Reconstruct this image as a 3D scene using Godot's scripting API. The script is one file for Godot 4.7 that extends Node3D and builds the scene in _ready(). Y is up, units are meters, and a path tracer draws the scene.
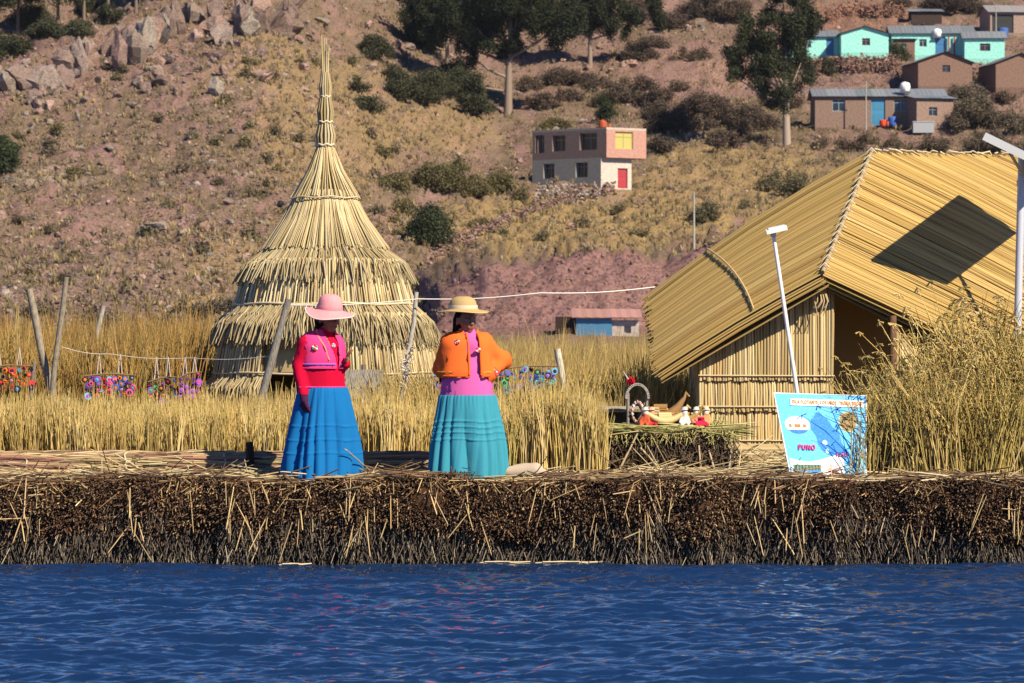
extends Node3D
# A floating reed island with two women, two reed huts and a hillside village behind.
const F := 3450.0          # lens: pixels per radian at 1024 wide
const CAM_Y := 1.94
const CAM_Z := 30.0
const TOP := 0.76          # height of the island's top above the water
var rng := RandomNumberGenerator.new()
var nz := FastNoiseLite.new()
var nz2 := FastNoiseLite.new()
var used := {}
var M := {}

# ---------------------------------------------------------------- mesh builder
class MB:
	var v := PackedVector3Array()
	var n := PackedVector3Array()
	var c := PackedColorArray()
	var uv := PackedVector2Array()
	var ix := PackedInt32Array()
	func quad(a: Vector3, b: Vector3, d: Vector3, e: Vector3, col: Color) -> void:   # counter-clockwise seen from outside
		var nn := (b - a).cross(e - a)
		if nn.length_squared() < 1e-14:
			nn = (d - b).cross(e - b)
		nn = nn.normalized()
		var i := v.size()
		v.append(a); v.append(b); v.append(d); v.append(e)
		for k in 4:
			n.append(nn); c.append(col)
		uv.append(Vector2(0, 1)); uv.append(Vector2(1, 1)); uv.append(Vector2(1, 0)); uv.append(Vector2(0, 0))
		ix.append_array(PackedInt32Array([i, i + 2, i + 1, i, i + 3, i + 2]))
	func tri(a: Vector3, b: Vector3, d: Vector3, col: Color) -> void:
		var nn := (b - a).cross(d - a).normalized()
		var i := v.size()
		v.append(a); v.append(b); v.append(d)
		for k in 3:
			n.append(nn); c.append(col); uv.append(Vector2.ZERO)
		ix.append_array(PackedInt32Array([i, i + 2, i + 1]))
	func box(center: Vector3, size: Vector3, col: Color, bs := Basis.IDENTITY) -> void:
		var h := size * 0.5
		var p := []
		for k in 8:
			p.append(center + bs * Vector3(h.x if k & 1 else -h.x, h.y if k & 2 else -h.y, h.z if k & 4 else -h.z))
		quad(p[4], p[5], p[7], p[6], col); quad(p[1], p[0], p[2], p[3], col)
		quad(p[5], p[1], p[3], p[7], col); quad(p[0], p[4], p[6], p[2], col)
		quad(p[6], p[7], p[3], p[2], col); quad(p[0], p[1], p[5], p[4], col)
	func tube(pts: Array, rads: Array, sides: int, col: Color, col2 = null) -> void:
		var m := pts.size()
		var i0 := v.size()
		for k in m:
			var t: Vector3 = (pts[mini(k + 1, m - 1)] - pts[maxi(k - 1, 0)]).normalized()
			var ref := Vector3(0, 1, 0) if absf(t.y) < 0.9 else Vector3(0, 0, 1)
			var s := t.cross(ref).normalized()
			var b := t.cross(s)
			var r: float = rads[k]
			var cc := col
			if col2 != null:
				cc = col.lerp(col2, float(k) / (m - 1))
			for a in sides:
				var an := TAU * a / sides
				var o := s * cos(an) + b * sin(an)
				v.append(pts[k] + o * r); n.append(o); c.append(cc); uv.append(Vector2(float(a) / sides, float(k) / (m - 1)))
		for k in m - 1:
			for a in sides:
				var a1 := (a + 1) % sides
				var q0 := i0 + k * sides + a
				var q1 := i0 + k * sides + a1
				var q2 := i0 + (k + 1) * sides + a1
				var q3 := i0 + (k + 1) * sides + a
				ix.append_array(PackedInt32Array([q0, q2, q1, q0, q3, q2]))
		for e in 2:
			var k := 0 if e == 0 else m - 1
			if rads[k] > 0.0015:
				var t: Vector3 = (pts[m - 1] - pts[m - 2]).normalized() if e else (pts[0] - pts[1]).normalized()
				var b0 := i0 + k * sides
				var j := v.size()
				for a in sides:
					v.append(v[b0 + a]); n.append(t); c.append(c[b0 + a]); uv.append(Vector2.ZERO)
				for a in range(1, sides - 1):
					if e: ix.append_array(PackedInt32Array([j, j + a + 1, j + a]))
					else: ix.append_array(PackedInt32Array([j, j + a, j + a + 1]))
	func grid(w: int, pts: PackedVector3Array, cols: PackedColorArray, uvs = null, skip = null) -> void:
		# rows of w points; counter-clockwise as (j,i) (j,i+1) (j+1,i+1) (j+1,i)
		var h := pts.size() / w
		var i0 := v.size()
		var nn := PackedVector3Array(); nn.resize(pts.size())
		for j in h - 1:
			for i in w - 1:
				if skip != null and skip.call(i, j): continue
				var q0 := j * w + i
				var q1 := q0 + 1
				var q2 := q1 + w
				var q3 := q0 + w
				var f := (pts[q2] - pts[q0]).cross(pts[q3] - pts[q1])
				nn[q0] += f; nn[q1] += f; nn[q2] += f; nn[q3] += f
				ix.append_array(PackedInt32Array([i0 + q0, i0 + q2, i0 + q1, i0 + q0, i0 + q3, i0 + q2]))
		for k in pts.size():
			v.append(pts[k]); n.append(nn[k].normalized() if nn[k].length_squared() > 1e-20 else Vector3.UP); c.append(cols[k])
			uv.append(uvs[k] if uvs != null else Vector2.ZERO)
	func mesh(mat: Material) -> ArrayMesh:
		var a := []
		a.resize(Mesh.ARRAY_MAX)
		a[Mesh.ARRAY_VERTEX] = v; a[Mesh.ARRAY_NORMAL] = n; a[Mesh.ARRAY_COLOR] = c; a[Mesh.ARRAY_TEX_UV] = uv; a[Mesh.ARRAY_INDEX] = ix
		var am := ArrayMesh.new()
		am.add_surface_from_arrays(Mesh.PRIMITIVE_TRIANGLES, a)
		am.surface_set_material(0, mat)
		return am

# ---------------------------------------------------------------- scene helpers
func P(px: float, py: float, d: float) -> Vector3:
	return Vector3((px - 512.0) / F * d, CAM_Y - (py - 341.5) / F * d, CAM_Z - d)
func row_of(p: Vector3) -> float:
	return 341.5 + (CAM_Y - p.y) * F / (CAM_Z - p.z)
func numbered(called: String) -> String:
	if not used.has(called):
		used[called] = 0
		return called
	used[called] += 1
	return "%s_%03d" % [called, used[called]]
func tag(o: Node, label: String, category: String, group := "", kind := "") -> Node:
	o.set_meta("label", label); o.set_meta("category", category)
	if group: o.set_meta("group", group)
	if kind: o.set_meta("kind", kind)
	return o
func thing(called: String, label: String, category: String, at := Vector3.ZERO, turn := 0.0, group := "") -> Node3D:
	var o := Node3D.new()
	o.name = numbered(called); add_child(o)
	o.position = at; o.rotation.y = turn
	tag(o, label, category, group, "thing")
	return o
func obj(called: String, m: Mesh, parent: Node = null, kind := "") -> MeshInstance3D:
	var o := MeshInstance3D.new()
	o.mesh = m
	if parent == null:
		o.name = numbered(called); add_child(o)
	else:
		o.name = called; parent.add_child(o, true)
	if kind: o.set_meta("kind", kind)
	return o
func multi(called: String, m: Mesh, xf: Array, cols: Array, parent: Node = null, kind := "") -> MultiMeshInstance3D:
	var mm := MultiMesh.new()
	mm.transform_format = MultiMesh.TRANSFORM_3D
	mm.use_colors = true
	mm.mesh = m
	mm.instance_count = xf.size()
	for i in xf.size():
		mm.set_instance_transform(i, xf[i]); mm.set_instance_color(i, cols[i])
	var o := MultiMeshInstance3D.new()
	o.multimesh = mm
	if parent == null:
		o.name = numbered(called); add_child(o)
	else:
		o.name = called; parent.add_child(o, true)
	if kind: o.set_meta("kind", kind)
	return o
func mat(col := Color.WHITE, rough := 0.9, vc := true, spec := 0.4) -> StandardMaterial3D:
	var m := StandardMaterial3D.new()
	m.albedo_color = col.linear_to_srgb()
	m.roughness = rough
	m.metallic_specular = spec
	m.vertex_color_use_as_albedo = vc
	return m
func noise_tex(freq: float, size: int, ramp: Array, seed_: int, octaves := 5, normal := false, bump := 8.0) -> NoiseTexture2D:
	var f := FastNoiseLite.new()
	f.noise_type = FastNoiseLite.TYPE_SIMPLEX
	f.frequency = freq; f.seed = seed_; f.fractal_octaves = octaves
	var t := NoiseTexture2D.new()
	t.width = size; t.height = size; t.seamless = true; t.noise = f
	if normal:
		t.as_normal_map = true; t.bump_strength = bump
	elif ramp:
		var g := Gradient.new()
		g.offsets = PackedFloat32Array(ramp.map(func(a): return a[0]))
		g.colors = PackedColorArray(ramp.map(func(a): return a[1]))
		t.color_ramp = g
	return t
func rr(a: float, b: float) -> float:
	return rng.randf_range(a, b)
func vary(c: Color, s: float) -> Color:
	var k := 1.0 + rr(-s, s)
	return Color(c.r * k * (1 + rr(-s, s) * 0.2), c.g * k, c.b * k * (1 + rr(-s, s) * 0.3))
func pick(a: Array): return a[rng.randi() % a.size()]
func turned(dir: Vector3, twist: float) -> Basis:       # a basis whose y runs along dir
	var y := dir.normalized()
	var x := y.cross(Vector3(0.31, 0.11, 0.94) if absf(y.z) < 0.9 else Vector3.RIGHT).normalized()
	return Basis(x, y, x.cross(y)).rotated(y, twist)
func lathe(mb: MB, prof: Array, sides: int, center: Vector3, col: Color, bs := Basis.IDENTITY, squash := 1.0) -> void:
	var pts := PackedVector3Array(); var cols := PackedColorArray()
	for q in prof:
		for a in sides + 1:
			var an := TAU * a / sides
			pts.append(center + bs * Vector3(sin(an) * q.x, q.y, cos(an) * q.x * squash))
			cols.append(col)
	mb.grid(sides + 1, pts, cols)
const STRAW := [Color(0.47, 0.37, 0.19), Color(0.53, 0.435, 0.245), Color(0.41, 0.315, 0.15), Color(0.56, 0.475, 0.29), Color(0.35, 0.255, 0.12), Color(0.49, 0.405, 0.235)]
func straw(s := 0.2) -> Color: return vary(STRAW[rng.randi() % 6] * 0.92, s)

# ---------------------------------------------------------------- signed-distance bodies
class Bones:
	var a := PackedVector3Array()
	var b := PackedVector3Array()
	var ra := PackedFloat32Array()
	var rb := PackedFloat32Array()
	var k := 0.03
	func add(p: Vector3, q: Vector3, r: float, s: float) -> void:
		a.append(p); b.append(q); ra.append(r); rb.append(s)
	func chain(pts: Array, rads: Array) -> void:
		for i in pts.size() - 1: add(pts[i], pts[i + 1], rads[i], rads[i + 1])
	func at(p: Vector3) -> float:
		var d := 9.0
		for i in a.size():
			var ab := b[i] - a[i]
			var t := clampf((p - a[i]).dot(ab) / maxf(ab.length_squared(), 1e-9), 0.0, 1.0)
			var e := p.distance_to(a[i] + ab * t) - lerpf(ra[i], rb[i], t)
			if d > 8.0:
				d = e
			else:
				var h := clampf(0.5 + 0.5 * (d - e) / k, 0.0, 1.0)
				d = lerpf(d, e, h) - k * h * (1.0 - h)
		return d
func sdf_add(mb: MB, bo: Bones, cell: float, color: Callable, keep = null, fold := 0.0, foldfreq := 9.0) -> void:
	var lo := Vector3.ONE * 99.0
	var hi := -lo
	for i in bo.a.size():
		var r := maxf(bo.ra[i], bo.rb[i]) + cell * 2.0
		lo = lo.min(bo.a[i] - Vector3.ONE * r).min(bo.b[i] - Vector3.ONE * r)
		hi = hi.max(bo.a[i] + Vector3.ONE * r).max(bo.b[i] + Vector3.ONE * r)
	var sz := ((hi - lo) / cell).ceil()
	var nx := (int(sz.x) / 4 + 1) * 4 + 1
	var ny := (int(sz.y) / 4 + 1) * 4 + 1
	var nzz := (int(sz.z) / 4 + 1) * 4 + 1
	var f := PackedFloat32Array(); f.resize(nx * ny * nzz); f.fill(9.0)
	for z in range(0, nzz - 1, 4):
		for y in range(0, ny - 1, 4):
			for x in range(0, nx - 1, 4):
				if absf(bo.at(lo + Vector3(x + 2, y + 2, z + 2) * cell)) > cell * 4.2: 
					continue
				for kz in range(z, z + 5):
					for ky in range(y, y + 5):
						for kx in range(x, x + 5):
							var q := (kz * ny + ky) * nx + kx
							if f[q] > 8.0: f[q] = bo.at(lo + Vector3(kx, ky, kz) * cell)
	var ids := {}
	var pts := PackedVector3Array()
	for z in nzz - 1:
		for y in ny - 1:
			for x in nx - 1:
				var q := (z * ny + y) * nx + x
				if f[q] > 8.0: continue
				var s := Vector3.ZERO
				var cnt := 0
				var bad := false
				for e in 12:
					var ax := e >> 2
					var u := e & 1
					var w := (e >> 1) & 1
					var o0 := Vector3i(0, u, w) if ax == 0 else (Vector3i(u, 0, w) if ax == 1 else Vector3i(u, w, 0))
					var o1 := o0; o1[ax] = 1
					var d0 := f[((z + o0.z) * ny + y + o0.y) * nx + x + o0.x]
					var d1 := f[((z + o1.z) * ny + y + o1.y) * nx + x + o1.x]
					if d0 > 8.0 or d1 > 8.0:
						bad = true; break
					if (d0 < 0.0) != (d1 < 0.0):
						s += Vector3(o0).lerp(Vector3(o1), d0 / (d0 - d1)); cnt += 1
				if cnt and not bad:
					ids[q] = pts.size()
					pts.append(lo + (Vector3(x, y, z) + s / cnt) * cell)
	var nn := PackedVector3Array(); nn.resize(pts.size())
	var tris := PackedInt32Array()
	var step := [1, nx, nx * ny]
	for q: int in ids:
		for ax in 3:
			var d0 := f[q]
			var d1 := f[q + step[ax]]
			if d0 > 8.0 or d1 > 8.0 or (d0 < 0.0) == (d1 < 0.0): continue
			var u: int = step[(ax + 1) % 3]
			var w: int = step[(ax + 2) % 3]
			if not (ids.has(q - u) and ids.has(q - w) and ids.has(q - u - w)): continue
			var c0: int = ids[q]; var c1: int = ids[q - u]; var c2: int = ids[q - u - w]; var c3: int = ids[q - w]
			if d0 >= 0.0:
				var tt := c1; c1 = c3; c3 = tt
			# counter-clockwise outward: c0, c1, c2, c3
			var fn := (pts[c2] - pts[c0]).cross(pts[c3] - pts[c1])
			nn[c0] += fn; nn[c1] += fn; nn[c2] += fn; nn[c3] += fn
			if keep != null and not keep.call((pts[c0] + pts[c2]) * 0.5): continue
			tris.append_array(PackedInt32Array([c0, c2, c1, c0, c3, c2]))
	var i0 := mb.v.size()
	for i in pts.size():
		var no := nn[i].normalized()
		var p := pts[i]
		if fold > 0.0:
			p += no * fold * nz2.get_noise_3d(p.x * foldfreq * 10, p.y * foldfreq * 6, p.z * foldfreq * 10)
		mb.v.append(p); mb.n.append(no); mb.c.append(color.call(pts[i])); mb.uv.append(Vector2.ZERO)
	for t in tris: mb.ix.append(i0 + t)

# ================================================================ scene
func _ready() -> void:
	rng.seed = 7
	nz.seed = 3; nz.frequency = 0.03; nz.fractal_octaves = 4
	nz2.seed = 11; nz2.frequency = 0.12; nz2.fractal_octaves = 3
	# ---- camera, sky, sun, exposure
	var cam := Camera3D.new()
	cam.name = "camera"; add_child(cam)
	cam.position = Vector3(0, CAM_Y, CAM_Z)
	cam.fov = rad_to_deg(2.0 * atan(341.5 / F))
	cam.near = 0.5; cam.far = 3000.0
	cam.current = true
	var lens := CameraAttributesPhysical.new()
	lens.frustum_focal_length = 12.0 / (341.5 / F)
	lens.frustum_focus_distance = 32.0
	lens.frustum_near = 0.5; lens.frustum_far = 3000.0
	lens.exposure_aperture = 8.0
	cam.attributes = lens
	var env := Environment.new()
	env.background_mode = Environment.BG_SKY
	var sm := ProceduralSkyMaterial.new()
	sm.sky_top_color = Color(0.03, 0.12, 0.34)
	sm.sky_horizon_color = Color(0.46, 0.66, 0.92)
	sm.sky_curve = 0.28
	sm.ground_bottom_color = Color(0.10, 0.12, 0.16)
	sm.ground_horizon_color = Color(0.36, 0.42, 0.5)
	sm.sun_angle_max = 0.0
	var sky := Sky.new(); sky.sky_material = sm
	env.sky = sky
	env.tonemap_mode = Environment.TONE_MAPPER_LINEAR
	env.tonemap_exposure = 1.75
	env.fog_enabled = true; env.fog_density = 0.00004; env.fog_light_color = Color(0.80, 0.85, 0.92)
	env.sdfgi_enabled = true; env.ssao_enabled = true; env.ssil_enabled = true
	var we := WorldEnvironment.new()
	we.name = "world_environment"; we.environment = env; add_child(we)
	var sun := DirectionalLight3D.new()
	sun.name = "sun"; add_child(sun)
	sun.look_at_from_position(Vector3.ZERO, Vector3(-1.0, -1.2, -1.05), Vector3.UP)
	sun.light_energy = 1.6; sun.light_color = Color(1.0, 0.94, 0.84)
	sun.light_angular_distance = 0.5; sun.shadow_enabled = true

	make_materials()
	build_water()
	build_island()
	build_hill()
	build_village()
	build_vegetation()
	build_reeds()
	build_cone_hut()
	build_gable_hut()
	build_fence_and_mobiles()
	build_stall()
	build_sign_and_lamps()
	build_women()

func make_materials() -> void:
	M.plain = mat()
	M.stem = mat(Color.WHITE, 0.62, true, 0.45)
	M.reed = mat(Color.WHITE, 0.7, true, 0.35)
	M.reed.backlight_enabled = true; M.reed.backlight = Color(0.4, 0.4, 0.4)
	M.leaf = mat(Color.WHITE, 0.7, true, 0.3)
	M.leaf.backlight_enabled = true; M.leaf.backlight = Color(0.15, 0.15, 0.15)
	M.cloth = mat(Color.WHITE, 0.95, true, 0.2)
	M.skin = mat(Color.WHITE, 0.55, true, 0.4)
	M.rock = mat(Color.WHITE, 0.95, true, 0.2)
	M.rock.albedo_texture = noise_tex(0.02, 512, [[0.0, Color(0.55, 0.52, 0.52)], [0.45, Color(0.86, 0.84, 0.82)], [0.7, Color(1, 1, 1)], [1.0, Color(0.75, 0.73, 0.68)]], 5)
	M.rock.uv1_triplanar = true; M.rock.uv1_world_triplanar = true; M.rock.uv1_scale = Vector3.ONE * 0.4
	M.earth = mat(Color.WHITE, 1.0, true, 0.1)
	M.earth.albedo_texture = noise_tex(0.025, 1024, [[0.0, Color(0.3, 0.28, 0.28)], [0.38, Color(0.74, 0.72, 0.71)], [0.55, Color(1, 1, 1)], [0.75, Color(0.82, 0.78, 0.74)], [1.0, Color(0.5, 0.46, 0.42)]], 8, 6)
	M.earth.uv1_triplanar = true; M.earth.uv1_world_triplanar = true; M.earth.uv1_scale = Vector3.ONE * 0.11
	M.wall = mat(Color.WHITE, 0.95, true, 0.2)
	M.wall.albedo_texture = noise_tex(0.02, 512, [[0.0, Color(0.8, 0.79, 0.77)], [0.5, Color(0.95, 0.94, 0.93)], [1.0, Color(1, 1, 1)]], 15)
	M.wall.uv1_triplanar = true; M.wall.uv1_scale = Vector3.ONE * 0.35
	M.glass = mat(Color(0.02, 0.025, 0.03), 0.15, false, 0.5)
	M.metal = mat(Color.WHITE, 0.45, true, 0.5)
	M.wood = mat(Color.WHITE, 0.9, true, 0.2)
	M.wood.albedo_texture = noise_tex(0.03, 256, [[0.0, Color(0.6, 0.58, 0.55)], [0.5, Color(0.9, 0.9, 0.9)], [1.0, Color(1, 1, 1)]], 21)
	M.wood.uv1_triplanar = true; M.wood.uv1_scale = Vector3(6, 1.2, 6)
	M.white = mat(Color(0.75, 0.74, 0.72), 0.5, false)
	M.water = mat(Color(0.006, 0.022, 0.07), 0.06, false, 0.5)

# ---------------------------------------------------------------- water
func axis(parts: Array) -> PackedFloat32Array:      # [from, to, step] runs
	var a := PackedFloat32Array()
	for q in parts:
		var k := int(round((q[1] - q[0]) / q[2]))
		for i in k: a.append(q[0] + (q[1] - q[0]) * i / k)
	a.append(parts[-1][1])
	return a
func build_water() -> void:
	var xs := axis([[-500.0, -60.0, 40.0], [-60.0, -6.0, 3.0], [-6.0, 6.0, 0.035], [6.0, 60.0, 3.0], [60.0, 500.0, 40.0]])
	var zs := axis([[60.0, 15.0, -3.0], [15.0, 0.0, -0.021], [0.0, -1.0, -0.2], [-1.0, -30.0, -3.0], [-30.0, -200.0, -10.0]])
	var w1 := FastNoiseLite.new(); w1.seed = 31; w1.frequency = 1.0; w1.fractal_octaves = 1
	var w2 := FastNoiseLite.new(); w2.seed = 57; w2.frequency = 1.0; w2.fractal_octaves = 2
	var pts := PackedVector3Array(); var cols := PackedColorArray()
	for z in zs:
		for x in xs:
			var y := 0.0
			if absf(x) <= 6.5 and z <= 15.5 and z >= -0.5:
				var sk := x + z * 0.25
				var big := w1.get_noise_2d(x * 0.22 + 9.0, z * 0.75) * 0.05
				var md := w1.get_noise_2d(sk * 1.1, z * 3.4 + 40.0) * 0.027
				var fine := w2.get_noise_2d(sk * 2.6 + 70.0, z * 8.5) * 0.019 + w2.get_noise_2d(sk * 6.0 + 7.0, z * 14.0) * 0.0115
				y = big + md + fine
				y *= clampf((z + 0.3) * 1.2, 0.15, 1.0) * clampf((6.3 - absf(x)) * 4.0, 0.0, 1.0)
			pts.append(Vector3(x, y, z)); cols.append(Color.WHITE)
	var mb := MB.new()
	mb.grid(xs.size(), pts, cols)
	obj("water", mb.mesh(M.water), null, "structure")

# ---------------------------------------------------------------- island
func lip(x: float) -> float:      # how far the bank's front edge swings to and fro
	return nz2.get_noise_2d(x * 6.0, 3.0) * 0.20 + nz2.get_noise_2d(x * 30.0, 9.0) * 0.035
func top_y(x: float, z: float) -> float:
	return TOP + nz2.get_noise_2d(x * 9.0, z * 9.0) * 0.035 + (0.06 * nz2.get_noise_2d(x * 4.0 + 20.0, 5.0) - 0.025) * smoothstep(-0.75, -0.2, z) + (0.06 * smoothstep(0.8, 2.2, x) * smoothstep(-1.5, -4.5, z))
func build_island() -> void:
	var mb := MB.new()
	var pts := PackedVector3Array(); var cols := PackedColorArray()
	var xs := axis([[-16.0, -5.5, 0.5], [-5.5, 5.5, 0.04], [5.5, 16.0, 0.5]])
	var prof := [[-0.45, -0.35], [-0.05, -0.28], [0.08, -0.16], [0.2, -0.10], [0.32, -0.05], [0.45, 0.0], [0.56, 0.02], [0.66, 0.0], [0.73, -0.05]]
	for q in prof:
		for x in xs:
			var y: float = q[0]
			var z: float = q[1] + lip(x) + nz2.get_noise_3d(x * 22, y * 26, 4.0) * 0.05
			pts.append(Vector3(x, y, z)); cols.append(Color(0.085, 0.05, 0.028))
	for z in [-0.16, -0.3, -0.5, -0.7, -0.9, -1.2, -1.5, -1.9, -2.4, -3.0, -4.0, -5.0, -6.5, -8.0, -10.0, -13.0, -17.0, -22.0, -26.0]:
		for x in xs:
			pts.append(Vector3(x, top_y(x, z) + nz2.get_noise_2d(x * 40, z * 40) * 0.015, z + lip(x) * clampf(1.0 + z, 0.0, 1.0))); cols.append(vary(Color(0.22, 0.15, 0.07), 0.3))
	for x in xs: 
		pts.append(Vector3(x, -0.4, -26.5)); cols.append(Color(0.1, 0.06, 0.03))
	mb.grid(xs.size(), pts, cols)
	obj("island_ground", mb.mesh(M.earth), null, "structure")
	# the bank: cut reed ends above, hanging rotten fibres below
	var s1 := MB.new()
	s1.tube([Vector3(0, 0, 0), Vector3(0.02, 0.5, 0.01), Vector3(0, 1, 0)], [0.8, 1.0, 0.9], 5, Color.WHITE)
	var stem := s1.mesh(M.stem)
	var xf := []; var cl := []
	for i in 34000:
		var x := rr(-5.4, 5.4)
		var y := 0.16 + 0.58 * pow(rng.randf(), 0.7)
		var edge := 0.36 + nz2.get_noise_2d(x * 8, 2.0) * 0.5
		if y < edge and rng.randf() < 0.7: continue
		var z := lip(x) - 0.09 + 0.08 * sin((y - 0.1) * 4.0)
		var dir := Vector3(rng.randfn(0, 0.32), rng.randfn(-0.18, 0.28), 0.75)
		var len := rr(0.09, 0.15)
		var r := rr(0.0032, 0.0068)
		var b := turned(dir, rr(0, TAU)).scaled_local(Vector3(r, len, r))
		xf.append(Transform3D(b, Vector3(x, y + (0.06 * nz2.get_noise_2d(x * 4.0 + 20.0, 5.0) - 0.025) * smoothstep(0.45, 0.75, y), z - 0.05 + 0.07 * nz2.get_noise_2d(x * 16, y * 30))))
		var u := rng.randf() + 0.35 * nz2.get_noise_2d(x * 14, y * 40)
		cl.append(vary(Color(0.075, 0.042, 0.024) if u < 0.6 else (Color(0.155, 0.088, 0.048) if u < 0.93 else Color(0.33, 0.22, 0.11)), 0.4))
	tag(multi("cut_reed_ends", stem, xf, cl), "brown cut reed ends packed in the island's upper bank", "reeds", "", "stuff")
	xf = []; cl = []
	for i in 14000:
		var x := rr(-5.4, 5.4)
		var y := rr(0.06, 0.68)
		var edge := 0.46 + nz2.get_noise_2d(x * 8, 2.0) * 0.5
		if y > edge: continue
		var dir := Vector3(rr(-0.45, 0.45), -0.8, rr(0.05, 0.55))
		var len := rr(0.08, 0.26)
		var r := rr(0.0025, 0.0055)
		xf.append(Transform3D(turned(dir, rr(0, TAU)).scaled_local(Vector3(r, len, r)), Vector3(x, y, lip(x) - 0.13 + 0.16 * y + rr(-0.05, 0.03))))
		var u := rng.randf()
		cl.append(vary(Color(0.045, 0.034, 0.026) if u < 0.6 else (Color(0.11, 0.085, 0.06) if u < 0.9 else Color(0.26, 0.21, 0.14)), 0.35))
	tag(multi("rotten_reed_fibres", stem, xf, cl), "dark wet reed fibres hanging along the bank's waterline", "reeds", "", "stuff")
	# long pale stems hanging down the bank
	xf = []; cl = []
	var clusters := [30, 130, 240, 262, 284, 296, 305, 345, 362, 395, 440, 470, 540, 588, 640, 655, 760, 775, 800, 905, 985, 1010]
	for i in 135:
		var x: float
		if i < 105: x = (float(pick(clusters)) + rng.randfn(0, 8) - 512.0) / 115.0
		else: x = rr(-5.2, 5.2)
		var y := rr(0.3, 0.76)
		var dir := Vector3(rng.randfn(0, 0.28), -1.0, rr(0.02, 0.25))
		if rng.randf() < 0.12: dir = Vector3(rr(-1, 1), rr(-0.5, 0.1), 0.25)
		var len := minf(rr(0.1, 0.38), y + 0.02)
		var r := rr(0.003, 0.0065)
		xf.append(Transform3D(turned(dir, rr(0, TAU)).scaled_local(Vector3(r, len, r)), Vector3(x, y, lip(x) + 0.05 + rr(0, 0.03))))
		cl.append(vary(Color(0.46, 0.33, 0.16), 0.35))
	tag(multi("hanging_straw", stem, xf, cl), "long pale straw stems hanging loose down the bank", "straw", "", "stuff")
	# loose straw strewn on top
	xf = []; cl = []
	for i in 9000:
		var x := rr(-5.6, 5.6)
		var z := -0.12 - 5.0 * pow(rng.randf(), 2.2)
		var dir := Vector3(rr(-1, 1), rr(-0.04, 0.07), rr(-0.5, 0.5))
		if z > -0.5: dir.z *= 0.5
		var len := rr(0.12, 0.5)
		var r := rr(0.003, 0.007)
		xf.append(Transform3D(turned(dir, rr(0, TAU)).scaled_local(Vector3(r, len, r)), Vector3(x, top_y(x, z) + rr(-0.005, 0.01), z + lip(x) * 0.8)))
		var dark := nz2.get_noise_2d(x * 7, 60.0) > 0.02
		cl.append(vary(Color(0.13, 0.075, 0.038), 0.35) if (rng.randf() < (0.92 if dark else 0.6) and z > -0.55) else straw(0.25))
	tag(multi("loose_straw", stem, xf, cl), "loose straw stems strewn over the island's top", "straw", "", "stuff")
	# ragged dark tufts along the lip
	xf = []; cl = []
	for i in 2600:
		var x := rr(-5.5, 5.5)
		var z := lip(x) - rr(0.02, 0.2)
		var k := 1.0
		if absf(x + 0.47) < 0.12: k = 2.1
		xf.append(Transform3D(turned(Vector3(rr(-0.8, 0.8), rr(0.1, 1.0), rr(-0.1, 0.9)), rr(0, TAU)).scaled_local(Vector3(rr(0.004, 0.008), rr(0.02, 0.06) * k, 0.005)), Vector3(x, top_y(x, -0.2) - 0.03, z)))
		cl.append(vary(Color(0.12, 0.065, 0.032), 0.4))
	tag(multi("lip_tufts", stem, xf, cl), "ragged dark brown reed tufts along the island's lip", "reeds", "", "stuff")
	xf = []; cl = []
	for i in 1500:
		var x := rr(-5.4, 5.4)
		if nz2.get_noise_2d(x * 10 + 70, 8.0) < -0.02: continue
		xf.append(Transform3D(turned(Vector3(rr(-0.8, 0.8), rr(-0.75, 0.1), rr(0.3, 0.9)), rr(0, TAU)).scaled_local(Vector3(rr(0.003, 0.006), rr(0.08, 0.24), 0.004)), Vector3(x, top_y(x, -0.2) - rr(0.0, 0.05), lip(x) - rr(0.03, 0.12))))
		cl.append(vary(pick([Color(0.40, 0.28, 0.13), Color(0.30, 0.19, 0.09), Color(0.2, 0.12, 0.06)]), 0.3))
	tag(multi("lip_straw", stem, xf, cl), "tan straw hanging over the island's uneven top edge", "straw", "", "stuff")
	# floating scraps
	for q in [[690, 561.5, 0.26, 0.06], [572, 564, 0.32, 0.02], [296, 566, 0.14, 0.1], [505, 564, 0.22, -0.03]]:
		var d: float = CAM_Y * F / (q[1] - 341.5)
		var m2 := MB.new()
		var l: float = q[2]
		m2.tube([Vector3(-l, 0, 0), Vector3(-l * 0.3, 0.012, 0.02), Vector3(l * 0.4, 0.004, 0.01), Vector3(l, 0.01, -0.02)], [0.006, 0.009, 0.009, 0.006], 6, Color(0.5, 0.4, 0.24))
		m2.tube([Vector3(-l * 0.8, 0.01, 0.015), Vector3(l * 0.2, 0.014, 0.03)], [0.006, 0.005], 6, Color(0.62, 0.52, 0.36))
		var o := obj("floating_straw", m2.mesh(M.stem))
		o.position = P(q[0], q[1], d) + Vector3(0, 0.015, 0.08); o.rotation.y = q[3]
		tag(o, "pale straw scrap floating at the foot of the bank", "straw", "floating straw scraps")

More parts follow.
